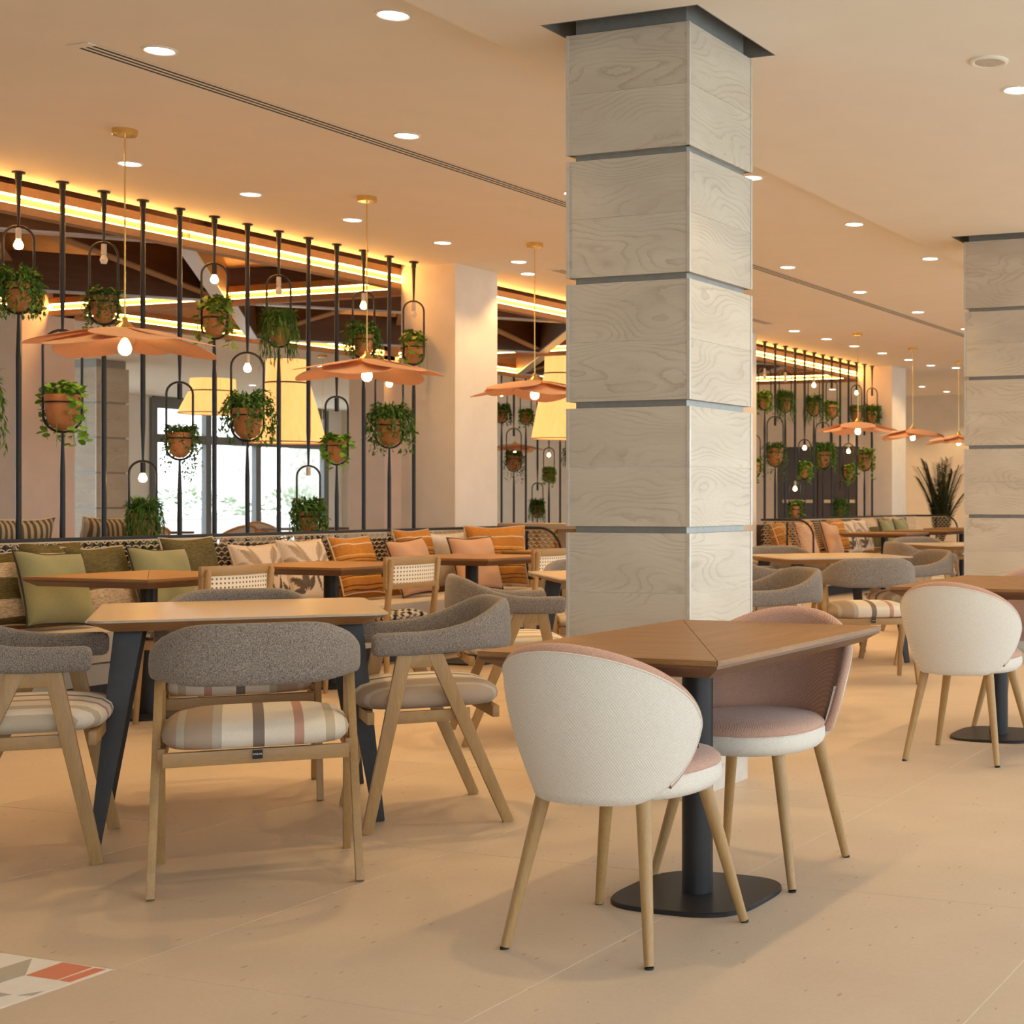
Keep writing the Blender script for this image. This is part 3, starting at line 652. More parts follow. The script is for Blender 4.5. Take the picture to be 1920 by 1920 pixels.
def plant_pole(x, y, ztop, big, bulb, kind, seed, where, plant_note, grp, big_leaves=False, rz=R(45), zb=PZ):
    r, h = (.105, .62) if big else (.080, .515)
    z0 = ztop - h
    t = thing('plant_pole', 'black plant pole, %s, %s' % ({'on': 'bulb lit', 'off': 'bulb unlit', 'none': 'empty socket'}[bulb], where), 'plant pole', (x,y,zb), 0, grp)
    Z = lambda z: z - zb
    MB().lathe([(.036,0),(.036,-.012),(.020,-.016),(.019,-.05)], 16, (0,0,Z(ZL)), cap0=True).build('ceiling_plate', M['black'], t)
    MB().tube([(0,0,Z(ZL)-.014), (0,0,Z(ztop)+.25), (0,0,Z(ztop)+.02), (0,0,Z(ztop))], [.0155,.0155,.0075,.007], 10).build('upper_pole', M['black'], t)
    if z0 > zb+.03: MB().tube([(0,0,Z(z0)), (0,0,Z(z0)-.02), (0,0,Z(z0)-.25), (0,0,-.004)], [.007,.0075,.0155,.0155], 10).build('lower_pole', M['black'], t)
    MB().lathe([(.036,-.012),(.036,0),(.018,.004)], 16).build('base_plate', M['black'], t)
    lp = [(a,b,Z(z0)+c) for a,b,c in loop_path(r, h, rz)]
    MB().tube(lp, .0075, 8, True).build('loop', M['black'], t)
    pr = r - .006; ph = .215 if big else .168; pz = Z(z0) + .012
    MB().tube([((pr*1.02)*math.cos(2*PI*k/28), (pr*1.02)*math.sin(2*PI*k/28), pz + ph*.80 - .004) for k in range(28)], .005, 6, True).build('pot_ring', M['black'], t)
    zs = Z(ztop) - .01
    MB().lathe([(.012,0),(.016,-.004),(.016,-.065 if bulb != 'none' else -.10),(.012,-.07 if bulb != 'none' else -.104)], 14, (0,0,zs)).build('bulb_socket', M['black' if bulb == 'none' or (bulb == 'on' and seed % 2) else 'socket'], t)
    if bulb == 'on': o = link('light_bulb', BL_ON, None, t); o.location = (0,0,zs-.066)
    elif bulb == 'off': MB().lathe([(.009,0),(.018,-.014),(.024,-.034),(.015,-.058)], 14, (0,0,zs-.066)).build('light_bulb', M['bulboff'], t)
    pt = thing('potted_plant', '%s in a terracotta pot, %s' % (KINDW[kind], plant_note), 'potted plant', (x, y, zb + pz), 0, grp.replace('poles', 'plants'))
    a, b = pot_meshes(round(pr-.002, 3), ph); link('pot', a, None, pt); link('soil', b, None, pt)
    if big_leaves: leafed(pt, kind, seed, pr, ph*.95)
    else:
        o = link('foliage', fol_mesh(kind, seed, round(pr,3)), None, pt); o.location = (0,0,ph*.92); o['kind'] = 'stuff'; o.rotation_euler = (0,0,seed*1.3)
near = [(2.76,0,'on','fern'),(2.18,1,'on','clover'),(2.76,0,'off','trail'),(1.40,0,'on','grass'),(1.93,0,'none','trail'),(2.76,0,'on','ivy'),(2.18,1,'on','fern'),(2.76,0,'off','grass'),(1.40,0,'on','fern'),(1.93,0,'none','clover'),(2.76,0,'on','fern'),(2.18,1,'on','fern'),(2.76,0,'off','ivy')]
lev = {2.76: 'top level', 2.18: 'second level', 1.93: 'third level', 1.40: 'lowest level'}
plant_pole(-7.93, 6.2, 2.18, 1, 'none', 'grass', 77, 'cut off by the left edge of the view', 'cut off at the left edge of the view', 'poles of the near plant screen')
for i, (zt, big, bl, kd) in enumerate(near):
    plant_pole(-7.93, 6.5+.3*i, zt, big, bl, kd, 10+i, '%s from the left in the near plant screen' % ORD[i], '%s in the near screen, %s' % (ORD[i], lev[zt]), 'poles of the near plant screen', kd in ('ivy', 'clover'))
far = [(1.93,0,'on','clover'),(2.76,0,'off','clover'),(2.18,1,'none','trail'),(2.76,0,'off','grass'),(1.40,0,'on','ivy'),(1.93,0,'on','clover'),(2.76,0,'on','grass'),(2.18,1,'none','fern'),(2.76,0,'none','clover'),(1.40,0,'none','grass'),(1.93,0,'on','clover'),(2.76,0,'on','trail'),(2.18,1,'none','ivy'),(2.76,0,'none','fern')]
for i, (zt, big, bl, kd) in enumerate(far):
    plant_pole(-7.93, 16.42+.3*i, zt, big, bl, kd, 40+i, '%s from the left in the far plant screen' % ORD[i], '%s in the far screen, %s' % (ORD[i], lev[zt]), 'poles of the far plant screen')
opp = [(2.76,0,'on','fern'),(2.18,1,'none','trail'),(2.76,0,'none','clover'),(1.40,0,'none','grass'),(1.93,0,'on','clover'),(2.76,0,'none','grass'),(2.18,0,'none','fern')]
for i, (zt, big, bl, kd) in enumerate(opp):
    plant_pole(-12.77, 18.2+.3*i, zt, big, bl, kd, 70+i, '%s in the opposite screen past the column' % ORD[i], '%s in the opposite screen past the column' % ORD[i], 'poles of the opposite plant screen')
# palm beyond the far banquette
t = thing('potted_palm', 'tall dark green palm standing by the back wall past the far banquette', 'palm', (-7.55, 22.3, 0))
MB().lathe([(.14,0),(.18,.05),(.22,.38),(.23,.40),(.20,.40)], 24).build('planter', M['brownd'], t)
rg = random.Random(8)
for i in range(18):
    a = rg.uniform(0, 2*PI); L = rg.uniform(.95, 1.3); lean = rg.uniform(.10, .75); m = MB(); pts = []
    for k in range(12):
        s = k/11; rr = .05 + lean*L*s**1.7*.75; pts.append(Vector((rr*math.cos(a), rr*math.sin(a), .55 + L*s*(1-.22*lean*s))))
    m.tube([(0.0,0,.38)] + pts, [.008]*9 + [.004]*4, 5)
    for k in range(1, 12):
        for e in range(3):
            p = pts[k-1].lerp(pts[k], e/3); d = (pts[k]-pts[k-1]).normalized(); sd = d.cross(Vector((math.sin(a),-math.cos(a),.3))).normalized(); s2 = d.cross(sd)
            for sg in (-1,1): add_leaf(m, p, d*1.0 + s2*sg*.6 + sd*.25, .21*(1-.35*k/12), 'needle', rg, .3)
    m.build('frond', M['palmg'], t, smooth=0, fix=False)

# ------------------------------------------------------------------ banquettes
def lattice(L, H=.36, pitch=.0575, rowh=.030):
    """scallops in the x-z plane, top at z=0, centred on x"""
    m = MB(); rows_ = int(H/rowh); n = int(L/pitch); R0 = pitch*.56; tw = .0055; th = .006; K = 6
    for j in range(rows_):
        for i in range(n + (j % 2)):
            cx = -L/2 + (i + (.5 if j % 2 == 0 else 0))*pitch + (L-n*pitch)/2; cz = -R0 - j*rowh
            vs = []
            for k in range(K+1):
                a = R(25) + R(130)*k/K
                for rr in (R0, R0-tw):
                    for yy in (-th/2, th/2): vs.append((cx+rr*math.cos(a), yy, cz+rr*math.sin(a)))
            fs = []
            for k in range(K):
                b = 4*k; fs += [(b, b+4, b+6, b+2), (b+1, b+3, b+7, b+5), (b, b+1, b+5, b+4), (b+2, b+6, b+7, b+3)]
            m.add(vs, fs)
    m.box(-L/2, L/2, -th/2, th/2, -H-.02, -H); m.box(-L/2, L/2, -th/2, th/2, -.004, .004)
    return m
def end_path(L, H, r):   # rail along the top of a return, rounding down at the outer end
    pts = [(0,0,H)]
    for k in range(9): a = PI/2*k/8; pts.append((L-r+r*math.sin(a), 0, H-r+r*math.cos(a)))
    return pts + [(L,0,H*.5), (L,0,.22)]
def banquette(y0, y1, label, returns):
    t = thing('banquette', label, 'bench', (-7.62, (y0+y1)/2, 0)); L = y1-y0; h = L/2
    MB().box(.05, .64, -h+.03, h-.03, .25, .425).build('seat_cushion', M['seatc'], t, bev=.03)
    MB().box(.06, .62, -h+.03, h-.03, .13, .245).build('seat_base', M['benchf'], t, bev=.008)
    MB().box(.10, .54, -h+.06, h-.06, .0, .13).build('plinth', M['black'], t, smooth=0)
    MB().box(-.012, .012, -h, h, .905, .928).build('top_rail', M['black'], t, bev=.006)
    o = lattice(L-.04).build('lattice', M['lattice'], t, smooth=0); o['kind'] = 'stuff'; o.rotation_euler = (0,0,PI/2); o.location = (.016,0,.903)
    MB().box(-.02, .03, -h, h, .25, .50).build('back_panel', M['panel'], t, smooth=0)
    for yy in [-h + (i+.5)*L/6 for i in range(6)]: MB().box(-.014, .014, yy-.014, yy+.014, .02, .886).build('back_post', M['black'], t, smooth=0)
    for s in returns:
        ye = s*h; LR = .66
        MB().tube([(p[0], ye, p[2]) for p in end_path(LR, .916, .20)], .012, 10).build('end_rail', M['black'], t)
        o = lattice(LR-.06, .36).build('end_lattice', M['lattice'], t, smooth=0); o['kind'] = 'stuff'; o.location = (LR/2-.02, ye, .900)
        MB().box(.02, LR-.02, ye-.012, ye+.012, .485, .51).build('end_crossbar', M['black'], t, smooth=0)
        o = MB().box(-.31, .31, -.015, .015, 0, .34).build('end_panel', M['panel'], t, smooth=0); o.location = (.33, ye, .14)
        MB().box(.33-.008, .33+.008, ye-.01, ye+.01, .5, .89).build('end_upright', M['black'], t, smooth=0)
    return t
banquette(5.75, 10.75, 'long cream banquette with scalloped lattice back under the near plant screen', (1,))
banquette(15.98, 21.3, 'long cream banquette with scalloped lattice back under the far plant screen', (-1, 1))
# benches of the island side, back to back with the banquettes
for y0, y1, lb in ((5.9, 10.2, 'dark bench behind the near banquette, seen over its rail'), (16.3, 20.2, 'dark bench behind the far banquette, seen through its lattice')):
    t = thing('island_bench', lb, 'bench', (-8.32, (y0+y1)/2, 0)); h = (y1-y0)/2
    MB().box(.17, .23, -h, h, .10, .84).build('backrest', M['brownd'], t, bev=.01)  # dark colour stands in for the shade seen through the lattice holes
    MB().box(-.45, .165, -h, h, .22, .42).build('seat', M['benchf'], t, bev=.02); MB().box(-.40, .12, -h+.05, h-.05, 0, .22).build('plinth', M['black'], t, smooth=0)

# cushions
def cushion_mesh(w, h, t, n=22, colfn=None):
    def pt(u, v, s):
        a, b = u*2-1, v*2-1
        x = a*w/2*(1-.085*(1-b*b)); y = b*h/2*(1-.085*(1-a*a))
        th = t/2*((1-a**4)*(1-b**4))**.55
        return (x, y, s*th + .01*math.sin(5*a+2)*math.cos(4*b))
    m = MB(); m.grid(lambda u,v: pt(u,v,1), n, n); m.grid(lambda u,v: pt(u,v,-1), n, n, True)
    me = m.mesh('cushion', merge=True, smooth=80)
    if colfn:
        at = me.attributes.new('print', 'FLOAT_COLOR', 'POINT')
        for i, v in enumerate(me.vertices): at.data[i].color = (*colfn(v.co.x/w*2, v.co.y/h*2, v.co.z), 1)
    return me
def pip_mesh(w, h):
    pts = []
    for side in range(4):
        for k in range(10):
            a = -1 + 2*k/10; x, y = ((a,-1),(1,a),(-a,1),(-1,-a))[side]
            X = x*w/2*(1-.085*(1-y*y)); Y = y*h/2*(1-.085*(1-x*x)); pts.append((X, Y, .01*math.sin(5*x+2)*math.cos(4*y)))
    return MB().tube(pts, .0055, 5, True).mesh('piping')
def leafprint(x, y, z):
    c = (.66,.55,.44); P = []
    def leaf(cx, cy, ang, L, wd, col):
        dx, dy = x-cx, y-cy; u = dx*math.cos(ang)+dy*math.sin(ang); v = -dx*math.sin(ang)+dy*math.cos(ang)
        if 0 < u < L and abs(v) < wd*math.sin(PI*u/L): P.append(tuple(k*(.72 if abs(v) < .018 else 1) for k in col))
    D, T = (.12,.095,.075), (.42,.32,.22)
    for cx, cy, an, L, wd, col in ((-.55,-.75,2.2,.6,.13,D),(-.5,-.75,1.6,.7,.13,D),(-.42,-.75,1.05,.55,.12,D),(-.6,-.8,2.9,.4,.1,D),(.15,-.8,1.9,.8,.05,D),(.2,-.8,1.2,.75,.05,D),(.05,-.1,.6,.4,.2,D),(-.2,-.2,2.6,.4,.17,D),(.6,-.85,1.8,.5,.1,D),(.65,-.85,1.2,.45,.1,D),(.45,-.8,1.5,.5,.05,D),
                                    (-.1,.1,2.4,1.0,.16,T),(-.2,.0,1.9,.95,.12,T),(.2,.15,1.1,.8,.13,T),(.35,.1,.6,.7,.11,T),(-.55,.15,2.7,.45,.1,T)):
        leaf(cx, cy, an, L, wd, col)
    return P[-1] if P else c
def chevron(x, y, z):
    if y < -.45: return (.03,.03,.04) if (int((x+3)*7) + int((y+3)*9)) % 2 else (.68,.62,.52)
    k = (x*4.2) % 1
    if k < .45: return (.17,.14,.10) if (int(y*14 + abs(k-.22)*30) % 2) else (.24,.2,.15)
    return (.06,.05,.05) if .55 < k < .68 or .8 < k < .9 else (.58,.50,.38)
CU = {}
def cushion(kind, y, label, x=-7.66, z=.645, lean=20, yaw=0, roll=0, w=.44, grp='cushions on the near banquette'):
    if x > -8.0: y *= (x+.19)/x; x += .19; z += .008
    key = (kind, w)
    if key not in CU:
        if kind == 'floral': me = cushion_mesh(w, w, .15, 56, leafprint); me.materials.append(M['print_'])
        else: me = cushion_mesh(w, w, .15); me.materials.append(M[kind])
        pp = pip_mesh(w, w); pp.materials.append(M['piping' if kind in ('green','peach') else 'plainp']); CU[key] = (me, pp)
    me, pp = CU[key]
    o = link('cushion', me); p = link('piping', pp, None, o)
    # local z faces the room (+x), local y points up, leaning back on the lattice
    rot = Matrix.Rotation(R(yaw), 4, 'Z') @ Matrix.Rotation(PI/2, 4, 'Z') @ Matrix.Rotation(PI/2 - R(lean), 4, 'X') @ Matrix.Rotation(R(roll), 4, 'Z')
    o.matrix_world = Matrix.Translation((x, y, z)) @ rot
    tag(o, label, 'cushion', grp); return o
cushion('olive', 6.14, 'olive flecked cushion with cream bands at the left edge', -7.70)
cushion('olive', 6.60, 'olive flecked cushion peeking out behind the first sage cushion', -7.76, .69, 14)
cushion('green', 6.40, 'plain sage green cushion nearest the left edge, dark piping', -7.52, roll=-4)
cushion('olive2', 6.86, 'olive flecked cushion with cream foot between the two sage cushions', -7.68, .66)
cushion('green', 7.18, 'plain sage green cushion behind the left walnut table, dark piping', -7.52, roll=-3)
cushion('olive2', 7.62, 'olive flecked cushion with cream foot beside the white floral cushion', -7.74, .69, 14)
cushion('floral', 8.14, 'white cushion printed with grey leaves, left of the two', -7.66, .64)
cushion('floral', 8.54, 'white cushion printed with grey leaves, right of the two', -7.62, .66)
cushion('orange', 9.05, 'orange striped cushion right of the floral cushions', -7.62, .67)
cushion('orange', 9.86, 'orange striped cushion half hidden between the peach cushions', -7.72, .70, 14)
cushion('peach', 9.54, 'plain peach cushion behind the middle cane chair', -7.50, .64, roll=3)
cushion('pale', 10.28, 'pale grey cushion at the back of the near banquette corner', -7.74, .665, 10, yaw=-10)
cushion('peach', 10.22, 'plain peach cushion in the corner of the near banquette', -7.42, .64, yaw=-14)
cushion('orange', 10.55, 'orange striped cushion standing in the corner below the cream column', -7.45, .69, 14, yaw=-38, w=.5)
fb = 'cushions on the far banquette'
cushion('orange', 16.5, 'orange striped cushion seen through the far banquette end lattice', -7.60, .67, yaw=10, grp=fb)
cushion('peach', 16.95, 'first peach cushion on the far banquette beside its end rail', -7.48, .66, roll=-6, grp=fb)
cushion('orange', 17.30, 'orange striped cushion between the two far peach cushions', -7.62, .69, grp=fb)
cushion('peach', 17.75, 'second peach cushion on the far banquette, dark piping', -7.48, .65, roll=-8, grp=fb)
cushion('orange', 18.35, 'orange striped cushion left of the far floral cushions', -7.64, .69, grp=fb)
cushion('floral', 18.72, 'white floral cushion on the far banquette, left of its pair', -7.62, .66, grp=fb)
cushion('floral', 19.12, 'white floral cushion on the far banquette, right of its pair', -7.60, .67, grp=fb)
cushion('olive2', 19.55, 'olive cushion with cream band beside the far floral pair', -7.64, .69, roll=180, grp=fb)
cushion('green', 19.98, 'sage green cushion on the far banquette, left of two', -7.55, .67, grp=fb)
cushion('olive2', 20.5, 'cream and olive cushion behind the last sage cushion', -7.66, .70, roll=180, grp=fb)
cushion('green', 20.42, 'sage green cushion on the far banquette, right of two', -7.50, .67, grp=fb)
for i, (y, x, k) in enumerate(((6.15, -8.28, 'chevron'), (6.75, -8.28, 'chevron'), (7.45, -8.28, 'chevron'))):
    cushion(k, y, 'ribbed brown cushion over the rail behind the near banquette, %s from left' % ORD[i], x, .80, -14, w=.5, grp='cushions behind the near banquette')

# ------------------------------------------------------------------ tables
def walnut_table(x0, x1, y0, y1, label, rz=0, top='seam'):
    cx, cy = (x0+x1)/2, (y0+y1)/2; w, d = x1-x0, y1-y0
    t = thing('walnut_table', label, 'table', (cx,cy,0), rz, 'walnut pedestal tables'); a, b = w/2, d/2
    def rect(i): return [(-a+i,-b+i),(a-i,-b+i),(a-i,b-i),(-a+i,b-i)]
    R3 = lambda i, z: [(x,y,z) for x,y in rect(i)]
    MB().loft([R3(.05,.700), R3(.012,.724), R3(.006,.7265), R3(.004,.728), R3(.004,.7365)]).build('edge_moulding', M['walnutd'], t, smooth=20)
    A, B, C, D = rect(0); e = .0012
    for poly, mt in (([A, (B[0]-e, B[1]), (D[0], D[1]-e)], 'walnut'), ([(B[0], B[1]+e), C, (D[0]+e, D[1])], 'walnut2')):
        MB().prism(poly, .7365, .75).build('veneer_leaf', M[mt], t, smooth=20)
    MB().lathe([(.045,.012),(.045,.70)], 28).build('pedestal', M['black'], t)
    MB().box(-a*.6, a*.6, -.03, .03, .690, .700).build('top_bracket', M['black'], t, smooth=0)
    s = sell(.44, .44, 48, 3.4)
    MB().loft([[(x,y,0) for x,y in s], [(x,y,.009) for x,y in s], [(x*.985,y*.985,.013) for x,y in s]]).build('base_plate', M['black'], t, smooth=30)
    return t
walnut_table(-2.43, -1.72, 3.355, 4.485, 'walnut pedestal table in the right foreground between two shell chairs')
walnut_table(-2.46, -1.75, 6.52, 7.66, 'walnut pedestal table at the right edge beside the second column')
for i, (y, nm) in enumerate(((6.15, 'leftmost walnut table before the sage cushions'), (7.55, 'walnut table before the floral cushions'), (8.98, 'walnut table before the peach cushions'), (10.35, 'walnut table at the end of the near banquette, by the clad column'))):
    walnut_table(-6.98, -6.12, y-.41, y+.41, nm)
for i, (y, nm) in enumerate(((17.2, 'first walnut table before the far banquette'), (18.75, 'second walnut table before the far banquette'), (20.25, 'last walnut table before the far banquette'))):
    walnut_table(-6.98, -6.12, y-.41, y+.41, nm)
oak0 = None
def oak_table(x, y, label, rz=R(45)):
    global oak0
    if oak0: return dup(oak0, label, (x,y,0), rz)
    t = thing('oak_table', label, 'table', (x,y,0), rz, 'oak tables with slanted black legs'); oak0 = t
    w = .96; ring = lambda i, z, r: [(px_, py_, z) for px_, py_ in rrect(w-2*i, w-2*i, r, 6)]
    MB().loft([ring(.0,.7425,.06), ring(.0,.746,.06), ring(.002,.75,.06)]).build('table_top', M['oak'], t, smooth=30)
    MB().loft([ring(.075,.708,.03), ring(.07,.710,.03), ring(.012,.738,.055), ring(.001,.7425,.06)]).build('bevelled_edge', M['oakd'], t, smooth=30)
    for sx in (-1,1):
        for sy in (-1,1):
            MB().bar((sx*.355, sy*.34, .708), (sx*.452, sy*.392, 0), .088, .026, .036, .022, up=(0,1,0)).build('leg', M['blackw'], t, smooth=20, bev=.003)
    return t
oak_table(-4.21, 4.37, 'light oak table in the left foreground ringed by grey armchairs')
oak_table(-4.21, 7.2, 'light oak table half hidden behind the front clad column')
oak_table(-4.25, 10.0, 'light oak table just right of the front clad column')
oak_table(-4.2, 13.1, 'light oak table further back beside the second column')

# ------------------------------------------------------------------ grey armchairs
arm0 = None
def armchair(x, y, face, label):
    """face: world angle the sitter looks towards (degrees from +x)"""
    global arm0
    rz = R(face-90)
    if arm0: return dup(arm0, label, (x,y,0), rz)
    t = thing('grey_armchair', label, 'chair', (x,y,0), rz, 'grey wool armchairs with striped seats'); arm0 = t
    path = [(-.275, y_) for y_ in (.225,.17,.10,.03)]
    for k in range(19):
        a = PI*k/18; ca, sa = math.cos(a), math.sin(a)
        path.append((-.275*math.copysign(abs(ca)**.72, ca), -.02-.235*abs(sa)**.8))
    path += [(.275, y_) for y_ in (.03,.10,.17,.225)]
    rings = []; n = len(path); N = 16
    prof = [0]*4 + [smooth01((104-abs(90-10*k))/80)**.85 if abs(90-10*k) > 28 else 1 for k in range(19)] + [0]*4
    prof = [sum(prof[max(0,q-1):q+2])/len(prof[max(0,q-1):q+2]) for q in range(n)]
    def sec(i, k0=1.0):
        p = Vector(path[i]); a = Vector(path[max(0,i-1)]); b = Vector(path[min(n-1,i+1)]); tg = (b-a).normalized(); nr = Vector((tg.y, -tg.x))
        tt = prof[i]; zb = .608 + .012*math.sin(PI*tt); zt = .690 + .100*tt; th = .050 - .004*tt
        out = []
        for q in range(N):
            al = 2*PI*q/N; c_, s_ = math.cos(al), math.sin(al); e = .62
            o = math.copysign(abs(c_)**e, c_)*th/2*k0; zz = (zb+zt)/2 + math.copysign(abs(s_)**e, s_)*(zt-zb)/2*(k0 if k0 < 1 else 1)
            lean = .05*tt*(zz-.70)
            out.append((p.x - nr.x*(o) - nr.x*lean*1, p.y - nr.y*o - nr.y*lean, zz))
        return out
    def shift(r, d): return [(a, b+d, c) for a,b,c in r]
    rings = [shift(sec(0,.55), .02), shift(sec(0,.85), .014)] + [sec(i) for i in range(n)] + [shift(sec(n-1,.85), .014), shift(sec(n-1,.55), .02)]
    MB().loft(rings).build('backrest', M['grey'], t, smooth=60)
    # seat
    rr = lambda i, z: [(px_, py_+.03, z) for px_, py_ in sell(.53-2*i, .50-2*i, 44, 4.2)]
    MB().loft([rr(.05,.415), rr(.018,.420), rr(.003,.436), rr(0,.452), rr(.006,.470), rr(.03,.488), rr(.075,.500), rr(.14,.507), rr(.21,.51)]).build('seat_cushion', M['stripe'], t, smooth=60)
    for yy, nm in ((-.185,'rear_rail'),(.245,'front_rail')): MB().box(-.255,.255,yy-.012,yy+.012,.372,.414).build(nm, M['legx'], t, bev=.003)
    for s in (-1,1):
        MB().bar((s*.262,-.09,.392),(s*.262,.20,.392), .022,.042).build('side_rail', M['legx'], t, bev=.003)
        MB().bar((s*.272,.135,.616),(s*.278,.262,0), .024,.050,.024,.036,up=(0,1,0)).build('leg', M['legz'], t, bev=.003)
        MB().bar((s*.272,.035,.616),(s*.285,-.222,0), .024,.050,.024,.036,up=(0,1,0)).build('leg', M['legz'], t, bev=.003)
        MB().bar((s*.272,.015,.590),(s*.272,.15,.590), .022,.050).build('arm_block', M['legx'], t, bev=.003)
    tg_ = MB().box(-.014,.014,-.2085,-.2065,.386,.412).build('label_tag', M['tagm'], t, smooth=0)
    cu = bpy.data.curves.new('tag_lettering', 'FONT'); cu.body = 'CASUAL'; cu.size = .0072; cu.align_x = 'CENTER'; cu.align_y = 'CENTER'; cu.extrude = .0002
    tmp = bpy.data.objects.new('tmp', cu); COL.objects.link(tmp); bpy.context.view_layer.update()
    me = bpy.data.meshes.new_from_object(tmp); bpy.data.objects.remove(tmp)
    o = link('tag_lettering', me, M['white'], tg_); o.rotation_euler = (PI/2,0,0); o.location = (0,-.2087,.400)
    return t
armchair(-3.46, 3.66, 134, 'grey armchair seen from behind in front of the foreground oak table')
armchair(-3.54, 4.60, 228, 'grey armchair right of the foreground oak table, arms towards it')
armchair(-4.40, 3.60, 43, 'grey armchair cut by the left edge, arms towards the foreground oak table')
armchair(-4.46, 4.63, -45, 'grey armchair behind the foreground oak table, mostly hidden')
def set_of(cx, cy, labs, spots=((.75,-.71,134),(.68,.22,228),(-.19,-.77,43),(-.62,.62,-45))):
    for (dx, dy, f), lb in zip(spots, labs):
        if lb: armchair(cx+dx, cy+dy, f, lb)
set_of(-4.21, 7.2, (None, 'grey armchair whose curved back shows just right of the front column', 'grey armchair facing right between the cane chairs and the front column', 'grey armchair behind the half hidden oak table'), (None or (0,0,0),(.79,.02,228),(-.15,-.96,43),(-.62,.62,-45)))
set_of(-4.25, 10.0, ('grey armchair seen from behind right of the front column, striped seat clear', 'grey armchair beside the second column facing left', 'grey armchair behind the clad column facing right at the next oak table', 'grey armchair behind the oak table right of the front column'), ((.73,-1.08,124),(.56,.22,228),(-.19,-.77,43),(-.62,.62,-45)))
set_of(-4.2, 13.1, ('grey armchair at the furthest oak table, nearest of its set', 'grey armchair at the furthest oak table, hidden by the second column', 'grey armchair left of the furthest oak table', 'grey armchair behind the furthest oak table by the second column'))

# ------------------------------------------------------------------ two-tone shell chairs
shell0 = None
def shell_chair(x, y, face, label):
    global shell0
    rz = R(face-90)
    if shell0: return dup(shell0, label, (x,y,0), rz)
    t = thing('shell_chair', label, 'chair', (x,y,0), rz, 'two-tone shell chairs'); shell0 = t
    A0 = R(79); ZC = .575; NT, NV = 56, 16
    q1 = lambda th: min(1, abs(th)/A0)
    zhi = lambda th: ZC + .202*(1-q1(th)**1.9)**(1/1.55)
    zlo = lambda th: max(.388, ZC - .20*(1-q1(th)**3.2)**(1/2.2))
    def P(th, z, off):
        s_ = max(0, min(1, (z-.388)/.39)); r = .220 + .078*math.sin(PI/2*min(1, s_*1.15)) - off
        return Vector((r*1.0*math.sin(th), -r*(1.0+.03*s_)*math.cos(th) - .012, z))
    TH = lambda th: .045*(1-.42*q1(th)**2)
    ths = [A0*math.sin(PI/2*(-1+2*k/NT)) for k in range(NT+1)]
    def patch(off, zmin, under):
        m = MB(); rows_ = []
        if under: rows_.append([P(t_, zlo(t_), .035) + Vector((0,0,-.006)) for t_ in ths])
        for j_ in range(NV+1):
            rows_.append([P(t_, max(zlo(t_), min(zmin, zhi(t_))) + (zhi(t_)-max(zlo(t_), min(zmin, zhi(t_))))*j_/NV, off/.045*TH(t_)) for t_ in ths])
        m.loft(rows_, cap=False, close=False); return m
    patch(0, 0, True).build('outer_shell', M['cream'], t, smooth=80)
    patch(.045, .44, False).build('inner_padding', M['pink'], t, smooth=80)
    patch(.010, .40, False).build('inner_lining', M['pink'], t, smooth=80)
    bd = [(t_, zlo(t_)) for t_ in ths if t_ < -R(50) and zlo(t_) > .43][::-1] + [(t_, zhi(t_)) for t_ in ths] + [(t_, zlo(t_)) for t_ in ths if t_ > R(50) and zlo(t_) > .43][::-1]
    rim = []
    for i_, (t_, z_) in enumerate(bd):
        a_, b_ = bd[max(0,i_-1)], bd[min(len(bd)-1,i_+1)]; dx_, dz_ = (b_[0]-a_[0])*.28, b_[1]-a_[1]; l_ = math.hypot(dx_, dz_) or 1
        nx_, nz_ = -dz_/l_, dx_/l_; e_th = Vector((math.cos(t_), math.sin(t_), 0)); n3 = e_th*nx_ + Vector((0,0,nz_))
        rim.append([P(t_, z_, .5*TH(t_)*(1-math.cos(PI*k/8))) + n3*(.47*TH(t_)*math.sin(PI*k/8)) for k in range(9)])
    m = MB(); m.loft(rim, cap=False, close=False); m.build('rim_padding', M['pink'], t, smooth=80)
    m = MB(); m.tube([r_[0] for r_ in rim], .0024, 5); m.build('seam', M['cream'], t)
    # seat
    rr = lambda i, z, e=2.4: [(px_, py_+.045, z) for px_, py_ in sell(.45-2*i, .46-2*i, 48, e)]
    MB().loft([rr(.05,.385), rr(.02,.388), rr(.006,.40), rr(0,.415), rr(0,.440), rr(.004,.447)]).build('seat_base', M['cream'], t, smooth=60)
    MB().loft([rr(.006,.445), rr(.001,.452), rr(.003,.463), rr(.02,.478), rr(.06,.488), rr(.12,.493), rr(.2,.495)]).build('seat_pad', M['pink'], t, smooth=60)
    for sx in (-1,1):
        for sy in (-1,1):
            m = MB(); kx = .214 if sy < 0 else .232; m.tube([(sx*.150, sy*.150+.01, .392), (sx*kx, sy*.228+.01, .006)], [.0205,.0125], 14); lg = m.build('leg', M['legz'], t, smooth=50)
            MB().lathe([(.0115,0),(.0115,.006)], 12, (sx*(kx+.0015), sy*.2295+.01, 0)).build('glide', M['black'], lg)
    tg_ = MB().box(-.0015,.0015,-.012,.012,-.018,.018).build('label_tag', M['tagm'], t, smooth=0); p = P(A0, .535, .02); tg_.location = p + Vector((-.004,.024,.0)); tg_.rotation_euler = (0,0,R(60))
    return t
shell_chair(-2.065, 3.485, 88, 'two-tone shell chair with its cream back to the camera, largest in the foreground')
shell_chair(-2.065, 4.29, -90, 'two-tone shell chair behind the foreground walnut table, pink seat facing us')
shell_chair(-2.07, 6.48, 88, 'two-tone shell chair with cream back by the right edge')
shell_chair(-2.07, 7.55, -90, 'two-tone shell chair whose pink top peeks over the right edge table')

